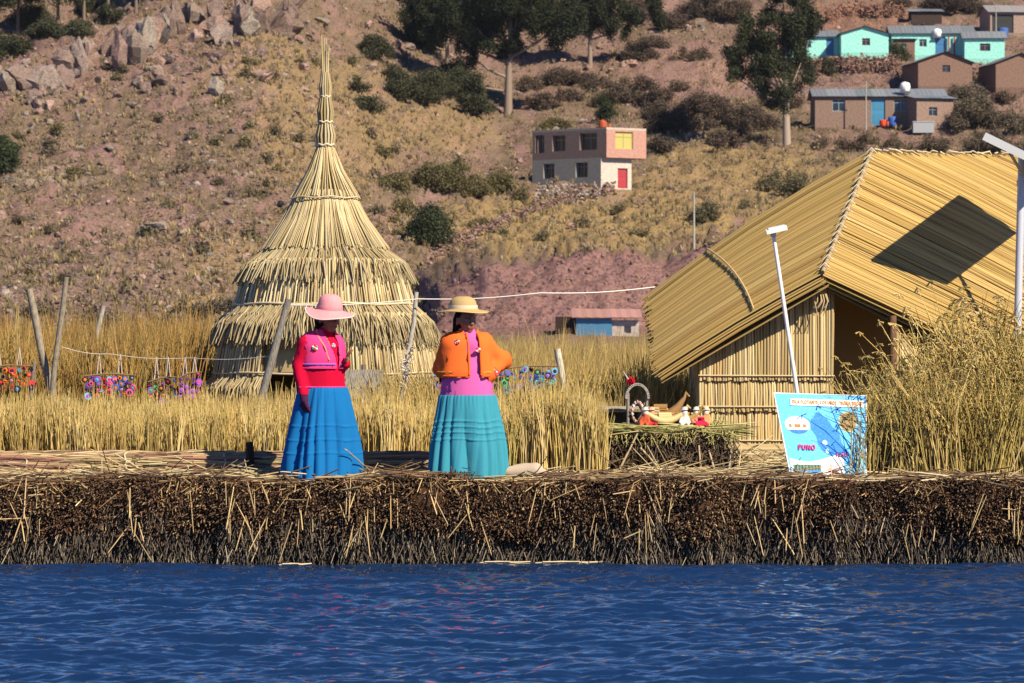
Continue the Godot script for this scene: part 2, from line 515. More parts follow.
# ---------------------------------------------------------------- hill
func hill_d(px: float, row: float) -> float:
	var t := (338.0 - row) / 338.0
	var ds := signf(t) * pow(absf(t), 0.92)
	var right := 170.0 + 232.0 * ds
	var left := 165.0 + 150.0 * t
	# beyond the ridge at the upper left the ground falls back
	var ridge := 62.0 - px * 0.39
	if ridge > 0.0: left += 55.0 * smoothstep(0.0, 14.0, ridge - row)
	var d := lerpf(left, right, smoothstep(230.0, 520.0, px))
	var w := smoothstep(405.0, 440.0, px) * (1.0 - smoothstep(760.0, 900.0, px))
	if w > 0.0 and row < 336.0:
		var top := 262.0 + 22.0 * (1.0 - smoothstep(420.0, 520.0, px)) + 5.0 * sin(px * 0.05)
		var c := d
		if row > 330.0: c = lerpf(176.0, 170.0, clampf((row - 330.0) / 6.0, 0, 1))
		elif row > top: c = lerpf(181.0, 176.0, (row - top) / (330.0 - top))
		elif row > top - 26.0: c = lerpf(right, 181.0, (row - top + 26.0) / 26.0)
		d = lerpf(d, c, w)
	return d
func bump(x: float, z: float) -> float:
	return nz.get_noise_2d(x * 1.2, z * 1.2) * 1.1 + nz2.get_noise_2d(x * 2.2, z * 2.2) * 0.6 + nz2.get_noise_2d(x * 7.0 + 30.0, z * 7.0) * 0.28
func T(px: float, row: float) -> Vector3:
	var p := P(px, row, hill_d(px, row))
	p.y += bump(p.x, p.z) * smoothstep(345.0, 325.0, row)
	return p
func TG(px: float, row: float) -> Vector3:      # the point of the hillside that is seen at (px, row)
	var r := row
	var p := T(px, r)
	for i in 5:
		r += (row - row_of(p)) * 0.8
		p = T(px, r)
	return p
func soft(px: float, py: float, cx: float, cy: float, rx: float, ry: float) -> float:
	var d := sqrt(pow((px - cx) / rx, 2) + pow((py - cy) / ry, 2))
	d += nz2.get_noise_2d(px * 0.5, py * 0.8) * 0.55
	return 1.0 - smoothstep(0.75, 1.1, d)
const GOLD := Color(0.375, 0.285, 0.135)
const PINK := Color(0.305, 0.205, 0.178)
const OLIVE := Color(0.175, 0.145, 0.085)
const PURPLE := Color(0.235, 0.15, 0.15)
func hill_colour(px: float, py: float) -> Color:
	var c := Color(0.245, 0.188, 0.138)
	var a := nz.get_noise_2d(px * 0.55 + 500.0, py * 0.9)
	var b := nz2.get_noise_2d(px * 0.35, py * 0.55 + 90.0)
	c = c.lerp(PINK, smoothstep(-0.05, 0.3, a))
	c = c.lerp(OLIVE, 0.65 * smoothstep(0.02, 0.35, b))
	for q in [[330, 130, 80, 80, GOLD, 0.55], [250, 60, 60, 30, GOLD, 0.5], [180, 260, 120, 30, GOLD, 0.5], [210, 305, 55, 12, GOLD, 1.0], [120, 235, 120, 50, PINK, 0.5], [110, 60, 130, 35, PINK, 0.8], [40, 175, 40, 10, Color(0.4, 0.34, 0.28), 0.8], [90, 290, 100, 40, Color(0.27, 0.2, 0.175), 0.6],
			[560, 225, 170, 32, GOLD, 0.95], [720, 190, 110, 45, GOLD, 0.75], [430, 130, 70, 25, GOLD, 0.5], [640, 90, 90, 30, OLIVE, 0.6], [710, 80, 90, 40, PINK, 0.95], [730, 75, 40, 18, Color(0.36, 0.24, 0.19), 0.9], [560, 60, 90, 35, PINK, 0.5], [900, 70, 140, 70, PINK, 0.85], [790, 175, 60, 30, GOLD, 0.5], [760, 125, 60, 30, OLIVE, 0.7], [860, 15, 60, 20, Color(0.31, 0.19, 0.14), 0.9]]:
		c = c.lerp(q[4], q[5] * soft(px, py, q[0], q[1], q[2], q[3]))
	if px > 405.0 and px < 800.0:
		var top := 262.0 + 22.0 * (1.0 - smoothstep(420.0, 520.0, px)) + 5.0 * sin(px * 0.05)
		if py > top - 1.0 and py < 336.0: c = c.lerp(PURPLE.lerp(Color(0.28, 0.17, 0.15), clampf(0.5 + nz2.get_noise_2d(px * 0.8, py * 1.5) * 1.5, 0, 1)), 0.95 * smoothstep(405.0, 430.0, px))
	return Color(c.r * 0.95, c.g * 0.92, c.b * 0.95)
func rock_mesh(sd: int, rough := 0.35) -> ArrayMesh:
	var r2 := RandomNumberGenerator.new(); r2.seed = sd
	var sp := SphereMesh.new(); sp.radial_segments = 14; sp.rings = 8; sp.radius = 0.5; sp.height = 1.0
	var a := sp.get_mesh_arrays()
	var v: PackedVector3Array = a[Mesh.ARRAY_VERTEX]
	var ix: PackedInt32Array = a[Mesh.ARRAY_INDEX]
	var planes := []
	for k in 13:
		var n := Vector3(r2.randfn(), r2.randfn(), r2.randfn()).normalized()
		planes.append([n, r2.randf_range(0.16, 0.4)])
	for i in v.size():
		var p := v[i]
		for q in planes:
			var o: float = p.dot(q[0]) - q[1]
			if o > 0.0: p -= q[0] * o
		var kk := p * 7.0
		p *= 1.0 + rough * nz2.get_noise_3d(kk.x * 6 + sd * 9, kk.y * 6, kk.z * 6)
		v[i] = p
	var mb := MB.new()
	for t in range(0, ix.size(), 3):
		var p0 := v[ix[t]]; var p1 := v[ix[t + 1]]; var p2 := v[ix[t + 2]]
		if (p1 - p0).cross(p2 - p0).length() < 1e-5: continue
		mb.tri(p0, p2, p1, Color.WHITE)
	return mb.mesh(M.rock)
var rocks := []
func build_hill() -> void:
	var cols_x := axis([[-900.0, -40.0, 20.0], [-40.0, 1064.0, 4.0], [1064.0, 1924.0, 20.0]])
	var rows := axis([[420.0, 340.0, -10.0], [340.0, 0.0, -2.5], [0.0, -220.0, -10.0]])
	var pts := PackedVector3Array(); var cols := PackedColorArray()
	for r in rows:
		for x in cols_x:
			pts.append(T(x, r)); cols.append(hill_colour(x, r))
	var mb := MB.new()
	mb.grid(cols_x.size(), pts, cols)
	obj("hillside", mb.mesh(M.earth), null, "structure")
	for i in 8: rocks.append(rock_mesh(100 + i))
	# boulders one could count
	var grey := Color(0.33, 0.29, 0.25)
	var rose := Color(0.34, 0.24, 0.205)
	var spots := [[160, 232, 36, 17, grey, "big pale grey boulder resting alone on the grassy slope"], [183, 238, 17, 9, grey, "small flat boulder lying against the big grey one"],
		[262, 80, 32, 16, rose, "broad flat rock ledge above the golden grass"], [215, 95, 26, 20, grey, "square grey block below the rocky crest"]]
	for q in spots:
		boulder(q[0], q[1], q[2], q[3], q[4], q[5], "")
	for i in 46:      # massive fractured faces of the crest
		var t := (i + rr(-0.5, 0.5)) / 46.0
		var px := 8.0 + 300.0 * t + rr(-10, 10)
		var py := 84.0 - 80.0 * t + rr(-10, 16) + 10.0 * sin(t * 9.0)
		boulder(px, py, rr(18, 40), rr(20, 40) * (0.7 + 0.5 * sin(t * PI)), vary(pick([Color(0.25, 0.20, 0.175), Color(0.29, 0.205, 0.175), Color(0.22, 0.165, 0.145), Color(0.27, 0.235, 0.20)]), 0.15), "", "crest rocks")
	for i in 70:      # the broken crest from (0, 85) up to (300, 5)
		var t := rng.randf()
		var px := 20.0 + 290.0 * t + rr(-15, 15)
		var py := 96.0 - 84.0 * t + rr(-16, 22)
		boulder(px, py + rr(0, 26), rr(8, 20), rr(6, 16), vary(pick([Color(0.27, 0.215, 0.185), rose, Color(0.24, 0.17, 0.145)]), 0.2), "", "crest rocks")
	for i in 130:
		var px := rr(0, 330)
		var py := rr(60, 300)
		if nz.get_noise_2d(px * 0.9, py * 1.5) < -0.08: continue
		var s := rr(6, 15)
		boulder(px, py, s, s * rr(0.45, 0.8), vary(pick([Color(0.28, 0.23, 0.2), rose, Color(0.25, 0.19, 0.16)]), 0.25), "weathered boulder half sunk among the dry grass of the slope", "boulders scattered on the slope")
	for i in 60:
		var px := rr(360, 900)
		var py := rr(5, 75)
		var s := rr(6, 14)
		boulder(px, py, s, s * rr(0.5, 0.9), vary(rose, 0.25), "reddish stone block lying on the bare upper slope", "stones on the upper slope")
	# small stones, far too many to count
	var xf := []; var cl := []
	for i in 22000:
		var px := rr(-30, 1054)
		var py := rr(0, 330)
		var dens := 0.35 + 0.9 * nz2.get_noise_2d(px * 0.5 + 40, py * 0.8)
		if px < 330: dens += 0.3
		if px > 480 and py > 190: dens -= 0.25
		if px > 425 and px < 720 and py > 262: dens -= 0.4
		if rng.randf() > dens: continue
		var p := T(px, py)
		var s := rr(0.12, 0.5) * (1.0 + (1.0 if rng.randf() < 0.08 else 0.0))
		xf.append(Transform3D(Basis.from_euler(Vector3(rr(-0.5, 0.5), rr(0, TAU), rr(-0.5, 0.5))).scaled_local(Vector3(s, s * rr(0.5, 0.9), s)), p))
		cl.append(vary(pick([Color(0.29, 0.25, 0.22), rose, Color(0.25, 0.18, 0.15)]), 0.3))
	tag(multi("small_stones", rocks[0], xf, cl), "small stones scattered all over the dry hillside", "stones", "", "stuff")
	# rubble on the cut bank
	xf = []; cl = []
	for i in 160:
		var px := rr(430, 700)
		var py := rr(256, 330)
		var p := T(px, py)
		var s := rr(0.08, 0.32)
		xf.append(Transform3D(Basis.from_euler(Vector3(rr(-0.6, 0.6), rr(0, TAU), rr(-0.6, 0.6))).scaled_local(Vector3(s, s * rr(0.7, 1.6), s)), p))
		cl.append(vary(pick([PURPLE, Color(0.26, 0.165, 0.15), Color(0.16, 0.10, 0.1)]), 0.25))
	tag(multi("bank_rubble", rocks[1], xf, cl), "purple brown rubble on the cut earth bank behind the reeds", "rubble", "", "stuff")


func boulder(px: float, py: float, w: float, h: float, col: Color, label: String, group: String) -> void:
	var p := TG(px, py)
	var k := (CAM_Z - p.z) / F
	var o := obj("boulder", pick(rocks))
	var key := "rock%d_%d_%d" % [int(col.r * 30), int(col.g * 30), int(col.b * 30)]
	if not M.has(key):
		M[key] = M.rock.duplicate()
		M[key].albedo_color = col.linear_to_srgb()
	o.set_surface_override_material(0, M[key])
	o.transform = Transform3D(Basis.from_euler(Vector3(rr(-0.25, 0.25), rr(0, TAU), rr(-0.25, 0.25))) * Basis.from_scale(Vector3(w * 1.25 * k, h * 1.35 * k, w * k)), p + Vector3(0, h * 0.22 * k, 0))
	if label == "":
		label = "%s %s rock of the broken crest below the dark trees" % ["tall jagged" if h > w * 1.05 else ("low flat" if h < w * 0.6 else "blocky"), "grey brown" if col.r < col.g * 1.33 else ("rose pink" if col.r > 0.3 else "dark reddish")]
	elif group == "boulders scattered on the slope":
		label = "%s %s boulder half sunk among the dry grass of the slope" % ["large" if w > 11.0 else "small", "grey brown" if col.r < col.g * 1.33 else ("rose pink" if col.r > 0.3 else "dark reddish")]
	tag(o, label, "rock", group)

# ---------------------------------------------------------------- village
func wall_face(mb: MB, o: Vector3, xd: Vector3, w: float, h: float, holes: Array, col: Color, deep := 0.18) -> void:
	var nrm := xd.cross(Vector3.UP)
	var xs := [0.0, w]; var ys := [0.0, h]
	for q in holes:
		xs.append_array([q[0], q[2]]); ys.append_array([q[1], q[3]])
	xs.sort(); ys.sort()
	for i in xs.size() - 1:
		for j in ys.size() - 1:
			if xs[i + 1] - xs[i] < 0.001 or ys[j + 1] - ys[j] < 0.001: continue
			var cx: float = (xs[i] + xs[i + 1]) / 2
			var cy: float = (ys[j] + ys[j + 1]) / 2
			var inside := false
			for q in holes:
				if cx > q[0] and cx < q[2] and cy > q[1] and cy < q[3]: inside = true
			if inside: continue
			var a : Vector3 = o + xd * xs[i] + Vector3(0, ys[j], 0)
			var b : Vector3 = o + xd * xs[i + 1] + Vector3(0, ys[j], 0)
			mb.quad(a, b, b + Vector3(0, ys[j + 1] - ys[j], 0), a + Vector3(0, ys[j + 1] - ys[j], 0), col)
	for q in holes:
		var a: Vector3 = o + xd * q[0] + Vector3(0, q[1], 0)
		var b: Vector3 = o + xd * q[2] + Vector3(0, q[1], 0)
		var up := Vector3(0, q[3] - q[1], 0)
		var bk := -nrm * deep
		mb.quad(a, b, b + bk, a + bk, col); mb.quad(a + up + bk, b + up + bk, b + up, a + up, col)
		mb.quad(a, a + bk, a + up + bk, a + up, col); mb.quad(b + bk, b, b + up, b + up + bk, col)
func opening(root: Node3D, o: Vector3, xd: Vector3, q: Array, kind: String, col: Color, deep := 0.18) -> void:
	# the window or door that fills a hole: frame, pane or leaf
	var nrm := xd.cross(Vector3.UP)
	var w: float = q[2] - q[0]
	var h: float = q[3] - q[1]
	var c: Vector3 = o + xd * (q[0] + w / 2) + Vector3(0, q[1] + h / 2, 0) - nrm * (deep - 0.03)
	var bs := Basis(xd, Vector3.UP, nrm)
	var mb := MB.new()
	if kind == "door":
		mb.box(c, Vector3(w, h, 0.05), col, bs)
		for k in [-0.25, 0.25]: mb.box(c + Vector3(0, h * k, 0) + nrm * 0.03, Vector3(w * 0.7, h * 0.36, 0.03), col * 0.9, bs)
		obj("door", mb.mesh(M.metal), root)
		return
	var t := 0.05
	for k in [-1, 1]:
		mb.box(c + xd * k * (w / 2 - t / 2), Vector3(t, h, 0.06), col, bs)
		mb.box(c + Vector3(0, k * (h / 2 - t / 2), 0), Vector3(w - 2 * t, t, 0.05), col, bs)
	mb.box(c, Vector3(t, h - 2 * t, 0.05), col, bs)
	mb.box(c + Vector3(0, h * 0.22, 0.0), Vector3(w - 2 * t, t * 0.8, 0.04), col, bs)
	var f := obj("window", mb.mesh(M.metal), root)
	if kind == "window":
		for k in [-1, 1]:
			var pm := MB.new()
			pm.box(c + xd * k * w * 0.25 - nrm * 0.01, Vector3(w * 0.5 - t, h - t, 0.012), Color.WHITE, bs)
			obj("pane", pm.mesh(M.glass), f)
	elif kind == "curtain":
		for k in [-1, 1]:
			var pm := MB.new()
			pm.box(c + xd * k * w * 0.25 - nrm * 0.02, Vector3(w * 0.5 - t, h - t, 0.012), Color(0.42, 0.38, 0.13), bs)
			obj("curtain", pm.mesh(M.cloth), f)
func roof_sheet(root: Node3D, called: String, a: Vector3, b: Vector3, c: Vector3, d: Vector3, col: Color) -> void:
	# a corrugated slope a-b along the eave, d-c along the ridge; one part a sheet
	var n := (b - a).cross(d - a).normalized()
	var count := maxi(2, int((b - a).length() / 1.3))
	for k in count:
		var mb := MB.new()
		var cc := vary(col, 0.16)
		var u0 := float(k) / count
		var u1 := (k + 1.0) / count
		var off := n * (0.012 * (k % 2))
		var sub := 7
		for s in sub:
			var t0 := lerpf(u0, u1, float(s) / sub)
			var t1 := lerpf(u0, u1, (s + 1.0) / sub)
			var h0 := n * (0.025 if s % 2 else 0.0) + off
			var h1 := n * (0.0 if s % 2 else 0.025) + off
			mb.quad(a.lerp(b, t0) + h0, a.lerp(b, t1) + h1, d.lerp(c, t1) + h1, d.lerp(c, t0) + h0, cc)
			mb.quad(d.lerp(c, t0) + h0 - n * 0.03, d.lerp(c, t1) + h1 - n * 0.03, a.lerp(b, t1) + h1 - n * 0.03, a.lerp(b, t0) + h0 - n * 0.03, cc)
		obj(called, mb.mesh(M.metal), root)
func house(called: String, label: String, px: float, row: float, yaw: float, w: float, d: float, h: float, col: Color, roofkind: String, rise: float, roofcol: Color, opens: Array, group := "") -> Node3D:
	var p := TG(px, row)
	var root := thing(called, label, "house", p, yaw, group)
	var hw := w / 2
	var hd := d / 2
	var mb := MB.new()
	var holes := opens.map(func(q): return q.slice(0, 4))
	wall_face(mb, Vector3(-hw, 0, hd), Vector3.RIGHT, w, h, holes, col)
	wall_face(mb, Vector3(hw, 0, hd), Vector3(0, 0, -1), d, h, [], col)
	wall_face(mb, Vector3(hw, 0, -hd), Vector3.LEFT, w, h, [], col)
	wall_face(mb, Vector3(-hw, 0, -hd), Vector3(0, 0, 1), d, h, [], col)
	mb.quad(Vector3(-hw, -1.5, hd), Vector3(hw, -1.5, hd), Vector3(hw, 0, hd), Vector3(-hw, 0, hd), col * 0.8)
	mb.quad(Vector3(-hw, -1.5, -hd), Vector3(-hw, -1.5, hd), Vector3(-hw, 0, hd), Vector3(-hw, 0, -hd), col * 0.8)
	mb.quad(Vector3(hw, -1.5, hd), Vector3(hw, -1.5, -hd), Vector3(hw, 0, -hd), Vector3(hw, 0, hd), col * 0.8)
	var e := 0.3
	if roofkind == "front":
		mb.tri(Vector3(-hw, h, hd), Vector3(hw, h, hd), Vector3(0, h + rise, hd), col)
		mb.tri(Vector3(hw, h, -hd), Vector3(-hw, h, -hd), Vector3(0, h + rise, -hd), col)
	elif roofkind == "side":
		mb.tri(Vector3(hw, h, hd), Vector3(hw, h, -hd), Vector3(hw, h + rise, 0), col)
		mb.tri(Vector3(-hw, h, -hd), Vector3(-hw, h, hd), Vector3(-hw, h + rise, 0), col)
	elif roofkind == "shed":
		mb.quad(Vector3(hw, h, hd), Vector3(hw, h, -hd), Vector3(hw, h + rise, -hd), Vector3(hw, h, hd), col)
		mb.quad(Vector3(-hw, h, -hd), Vector3(-hw, h, hd), Vector3(-hw, h, hd), Vector3(-hw, h + rise, -hd), col)
		mb.quad(Vector3(hw, h, -hd), Vector3(-hw, h, -hd), Vector3(-hw, h + rise, -hd), Vector3(hw, h + rise, -hd), col)
	obj("wall", mb.mesh(M.wall), root)
	for q in opens:
		opening(root, Vector3(-hw, 0, hd), Vector3.RIGHT, q, q[4], q[5])
	var y0 := h + 0.04
	if roofkind == "front":
		var k := rise / hw
		roof_sheet(root, "roof_sheet", Vector3(-hw - e, y0 - e * k, -hd - e), Vector3(-hw - e, y0 - e * k, hd + e), Vector3(0, y0 + rise, hd + e), Vector3(0, y0 + rise, -hd - e), roofcol)
		roof_sheet(root, "roof_sheet", Vector3(hw + e, y0 - e * k, hd + e), Vector3(hw + e, y0 - e * k, -hd - e), Vector3(0, y0 + rise, -hd - e), Vector3(0, y0 + rise, hd + e), roofcol)
	elif roofkind == "side":
		var k := rise / hd
		roof_sheet(root, "roof_sheet", Vector3(-hw - e, y0 - e * k, hd + e), Vector3(hw + e, y0 - e * k, hd + e), Vector3(hw + e, y0 + rise, 0), Vector3(-hw - e, y0 + rise, 0), roofcol)
		roof_sheet(root, "roof_sheet", Vector3(hw + e, y0 - e * k, -hd - e), Vector3(-hw - e, y0 - e * k, -hd - e), Vector3(-hw - e, y0 + rise, 0), Vector3(hw + e, y0 + rise, 0), roofcol)
	elif roofkind == "shed":
		var k := rise / d
		roof_sheet(root, "roof_sheet", Vector3(-hw - e, y0 - e * k, hd + e), Vector3(hw + e, y0 - e * k, hd + e), Vector3(hw + e, y0 + rise + e * k, -hd - e), Vector3(-hw - e, y0 + rise + e * k, -hd - e), roofcol)
	return root
func build_village() -> void:
	var cyan := Color(0.33, 0.78, 0.70)
	var adobe := Color(0.215, 0.14, 0.112)
	var tin := Color(0.17, 0.185, 0.195)
	var blue := Color(0.05, 0.17, 0.36)
	var frame := Color(0.35, 0.36, 0.34)
	# two-storey grey house: one corner towards us, the plastered side in glancing light, the brick end lit
	var kh := (CAM_Z - TG(600, 187).z) / F
	var root := thing("two_storey_house", "two-storey house of grey render and red brick with flat roof", "house", TG(601, 190) + Vector3(0, 0.1, 0))
	var ya := deg_to_rad(38.0)
	var xa := Vector3(cos(ya), 0, sin(ya))            # the grey side runs back to the left
	var xb := Vector3(cos(-0.55), 0, sin(-0.55))      # the lit end runs back to the right
	var la := 68.0 * kh / cos(ya)
	var lb := 31.0 * kh / cos(0.55)
	var hl := 31.0 * kh
	var hu := 28.0 * kh
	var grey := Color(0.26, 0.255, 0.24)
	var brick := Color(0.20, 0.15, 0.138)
	var s := kh / cos(ya)
	var o := -xa * la
	var mb := MB.new()
	var lowh := [[11 * s, 12 * kh, 22 * s, 27 * kh], [43 * s, 12 * kh, 55 * s, 27 * kh]]
	wall_face(mb, o, xa, la, hl, lowh, grey, 0.4)
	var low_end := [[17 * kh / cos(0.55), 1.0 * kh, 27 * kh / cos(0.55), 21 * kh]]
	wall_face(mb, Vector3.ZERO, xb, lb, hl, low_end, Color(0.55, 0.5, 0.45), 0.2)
	wall_face(mb, xb * lb, -xa, la, hl, [], grey)
	wall_face(mb, xb * lb - xa * la, -xb, lb, hl, [], grey)
	mb.quad(o + Vector3(0, -2, 0), Vector3(0, -2, 0), Vector3.ZERO, o, grey * 0.8)
	mb.quad(Vector3(0, -2, 0), xb * lb + Vector3(0, -2, 0), xb * lb, Vector3.ZERO, grey)
	obj("lower_wall", mb.mesh(M.wall), root)
	for q in lowh: opening(root, o, xa, q, "window", Color(0.2, 0.2, 0.2), 0.4)
	opening(root, Vector3.ZERO, xb, low_end[0], "door", Color(0.36, 0.035, 0.04), 0.2)
	var up := Vector3(0, hl, 0)
	var slab := MB.new()
	var f1 := xb * (lb + 0.9) + up
	slab.quad(o + up, up, f1, f1 - xa * la, Color(0.12, 0.1, 0.1))
	slab.quad(o + up + Vector3(0, 0.15, 0) - Vector3(0, 0.16, 0), o + up, f1 - xa * la, f1 - xa * la, grey)
	obj("floor_slab", slab.mesh(M.wall), root)
	mb = MB.new()
	var uph := [[3 * s, 7 * kh, 12 * s, 25 * kh], [20 * s, 8 * kh, 33 * s, 24 * kh], [47 * s, 8 * kh, 64 * s, 25 * kh]]
	var fo := (xb * 0.05 + xa * 0.5)                   # the upper storey juts out on the lit end
	wall_face(mb, o + up, xa, la + 0.5, hu, uph, brick, 0.4)
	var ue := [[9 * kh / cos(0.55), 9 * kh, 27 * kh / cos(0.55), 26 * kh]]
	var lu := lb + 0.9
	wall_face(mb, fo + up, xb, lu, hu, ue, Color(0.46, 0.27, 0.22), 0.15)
	wall_face(mb, fo + up + xb * lu, -xa, la, hu, [], brick)
	wall_face(mb, fo + up + xb * lu - xa * la, -xb, lu, hu, [], brick)
	mb.quad(up + fo + xb * lu, up + fo, up - xa * 0.02, up + xb * lu - xa * 0.02, brick)
	obj("upper_wall", mb.mesh(M.wall), root)
	for q in uph: opening(root, o + up, xa, q, "window", Color(0.25, 0.24, 0.18), 0.4)
	opening(root, fo + up, xb, ue[0], "curtain", Color(0.4, 0.36, 0.12), 0.15)
	mb = MB.new()
	var t0 := up + Vector3(0, hu, 0)
	var ov := Vector3(0, 0.16, 0)
	var ra := o + t0 - xa * 0.1
	var rb := fo + t0
	var rc := rb + xb * lu
	var rd := rc - xa * (la + 0.6)
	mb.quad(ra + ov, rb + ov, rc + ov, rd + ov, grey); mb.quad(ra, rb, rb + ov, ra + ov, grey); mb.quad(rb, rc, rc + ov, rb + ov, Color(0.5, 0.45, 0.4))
	obj("roof_slab", mb.mesh(M.wall), root)
	var tank := MB.new()
	lathe(tank, [Vector2(0.01, 0), Vector2(0.55, 0), Vector2(0.58, 0.15), Vector2(0.55, 0.75), Vector2(0.4, 0.95), Vector2(0.18, 1.02), Vector2(0.16, 1.12), Vector2(0.01, 1.12)], 14, Vector3.ZERO, Color(0.36, 0.07, 0.03))
	tank.tube([Vector3(0.9, 0.05, 0), Vector3(0.9, 0.55, 0.05)], [0.16, 0.14], 8, Color(0.45, 0.12, 0.05))
	var tk := obj("water_tank", tank.mesh(M.plain))
	tk.scale = Vector3.ONE * 0.6; tk.position = root.position + t0 + ov + fo - xa * 0.9 + xb * 0.5
	tag(tk, "orange water tank on the two-storey house's roof", "water tank")
	# blue door and plaster of the small shack by the shore
	var sp := P(600, 333, 170.0)
	var sh := thing("shore_shack", "low shack with a blue sheet wall below the cut bank", "house", sp + Vector3(0, -0.6, 0))
	var ks := 170.0 / F
	mb = MB.new()
	mb.box(Vector3(-6 * ks, 13 * ks, -1), Vector3(36 * ks, 28 * ks, 2.0), Color(0.05, 0.16, 0.28)); obj("blue_wall", mb.mesh(M.metal), sh)
	mb = MB.new(); wall_face(mb, Vector3(12.2 * ks, 0, -0.1), Vector3.RIGHT, 27 * ks, 25 * ks, [[12 * ks, 12 * ks, 19 * ks, 19 * ks]], Color(0.42, 0.37, 0.34)); mb.box(Vector3(26 * ks, 12 * ks, -1.3), Vector3(26 * ks, 24 * ks, 1.9), Color(0.42, 0.37, 0.34)); obj("plaster_wall", mb.mesh(M.wall), sh)
	mb = MB.new(); mb.box(Vector3(-34 * ks, 14 * ks, -1.2), Vector3(20 * ks, 29 * ks, 2), Color(0.05, 0.035, 0.03)); obj("dark_shed", mb.mesh(M.wood), sh)
	roof_sheet(sh, "roof_sheet", Vector3(-28 * ks, 27.5 * ks, 0.25), Vector3(42 * ks, 27 * ks, 0.25), Vector3(42 * ks, 36 * ks, -2.3), Vector3(-28 * ks, 37 * ks, -2.3), Color(0.36, 0.19, 0.14))
	# turquoise houses
	house("turquoise_house", "turquoise gabled house with one small brown window", 862, 56, 0.0, 5.0, 6.0, 2.0, cyan, "front", 0.75, tin, [[2.2, 0.75, 3.05, 1.5, "window", Color(0.3, 0.16, 0.1)]])
	house("turquoise_house", "turquoise cottage partly hidden behind the tall slender tree", 812, 57, 0.0, 5.2, 5.0, 2.0, cyan, "side", 0.8, tin, [[3.9, 0.0, 4.7, 1.8, "door", blue], [1.5, 0.8, 2.3, 1.5, "window", frame]])
	var longh := house("turquoise_house", "long turquoise house with tin roof, blue door and red posts", 930, 57, -0.02, 8.6, 5.0, 2.35, cyan, "side", 0.95, tin, [[0.9, 0.9, 2.0, 1.8, "window", Color(0.5, 0.4, 0.35)], [4.6, 0.0, 5.7, 1.95, "door", blue], [2.9, 0.9, 3.7, 1.7, "window", frame]])
	house("turquoise_house", "turquoise wing with a brown barred window beside blue tank", 983, 60, -0.05, 4.2, 4.0, 2.2, cyan, "side", 0.8, tin, [[1.6, 0.8, 2.7, 1.6, "window", Color(0.25, 0.13, 0.1)]])
	for k in 2:
		mb = MB.new(); mb.box(Vector3(6.0 - 4.3 + 0.6 * k, 1.0, 2.75), Vector3(0.14, 2.0, 0.14), Color(0.4, 0.05, 0.06)); obj("post", mb.mesh(M.wood), longh)
	house("adobe_house", "small brown adobe shed set before the long turquoise house", 903, 58, 0.0, 2.3, 2.0, 1.9, adobe, "shed", 0.4, tin, [[0.9, 0.9, 1.4, 1.4, "window", frame]])
	# adobe houses
	var lh := house("adobe_house", "long adobe house with grey tin roof and blue door", 877, 126, 0.0, 12.0, 5.0, 2.9, Color(0.25, 0.175, 0.145), "side", 0.8, tin, [[1.6, 1.5, 2.8, 2.6, "window", Color(0.3, 0.38, 0.42)], [5.2, 0.2, 6.5, 2.7, "door", Color(0.05, 0.22, 0.38)], [7.3, 1.5, 8.6, 2.6, "window", frame]])
	house("adobe_house", "square adobe wing with small window joined to the long house", 928, 129, 0.25, 3.6, 3.6, 2.7, Color(0.28, 0.2, 0.165), "shed", 0.6, tin, [[1.2, 1.1, 2.0, 1.9, "window", Color(0.2, 0.2, 0.2)]])
	for q in [[0.2, 0.3, 0.42, 0.6, Color(0.05, 0.12, 0.4), "barrel"], [-0.7, 0.2, 0.3, 0.4, Color(0.55, 0.06, 0.03), "bucket"], [-0.2, 0.15, 0.22, 0.3, Color(0.6, 0.12, 0.05), "bucket"]]:
		mb = MB.new()
		lathe(mb, [Vector2(0.01, 0), Vector2(q[2] * 0.9, 0), Vector2(q[2], q[3] * 0.5), Vector2(q[2], q[3] * 1.2), Vector2(q[2] * 0.9, q[3] * 1.5), Vector2(0.01, q[3] * 1.5)], 12, Vector3.ZERO, q[4])
		var bo := obj(q[5], mb.mesh(M.plain)); bo.position = lh.position + Vector3(q[0] + 0.9, 0.05, 3.1)
		tag(bo, {"barrel": "blue plastic barrel beside the adobe house's blue door"}.get(q[5], "red bucket on the ground before the adobe house"), q[5], "" if q[5] == "barrel" else "red buckets")
	house("adobe_house", "brown adobe house with small arched window and dark side shadow", 937, 92, 0.18, 5.6, 5.5, 2.4, adobe, "front", 1.0, Color(0.2, 0.19, 0.18), [[2.5, 1.4, 3.3, 2.1, "window", Color(0.12, 0.08, 0.07)]])
	house("adobe_house", "brown gabled adobe house with plain windowless front", 1012, 90, 0.18, 5.2, 5.5, 2.4, adobe, "front", 1.0, Color(0.2, 0.19, 0.18), [])
	house("adobe_house", "pale adobe house with open lean-to on the top terrace", 1016, 34, 0.1, 7.0, 5.0, 2.3, Color(0.33, 0.25, 0.21), "side", 0.9, Color(0.22, 0.21, 0.2), [[0.2, 0.0, 2.6, 2.0, "door", Color(0.02, 0.018, 0.016)], [5.3, 0.9, 6.2, 1.7, "window", frame]])
	house("adobe_house", "dark low shed with tin roof at the foot of the trees", 925, 22, 0.0, 3.4, 3.0, 1.3, Color(0.06, 0.045, 0.04), "shed", 0.5, tin, [])
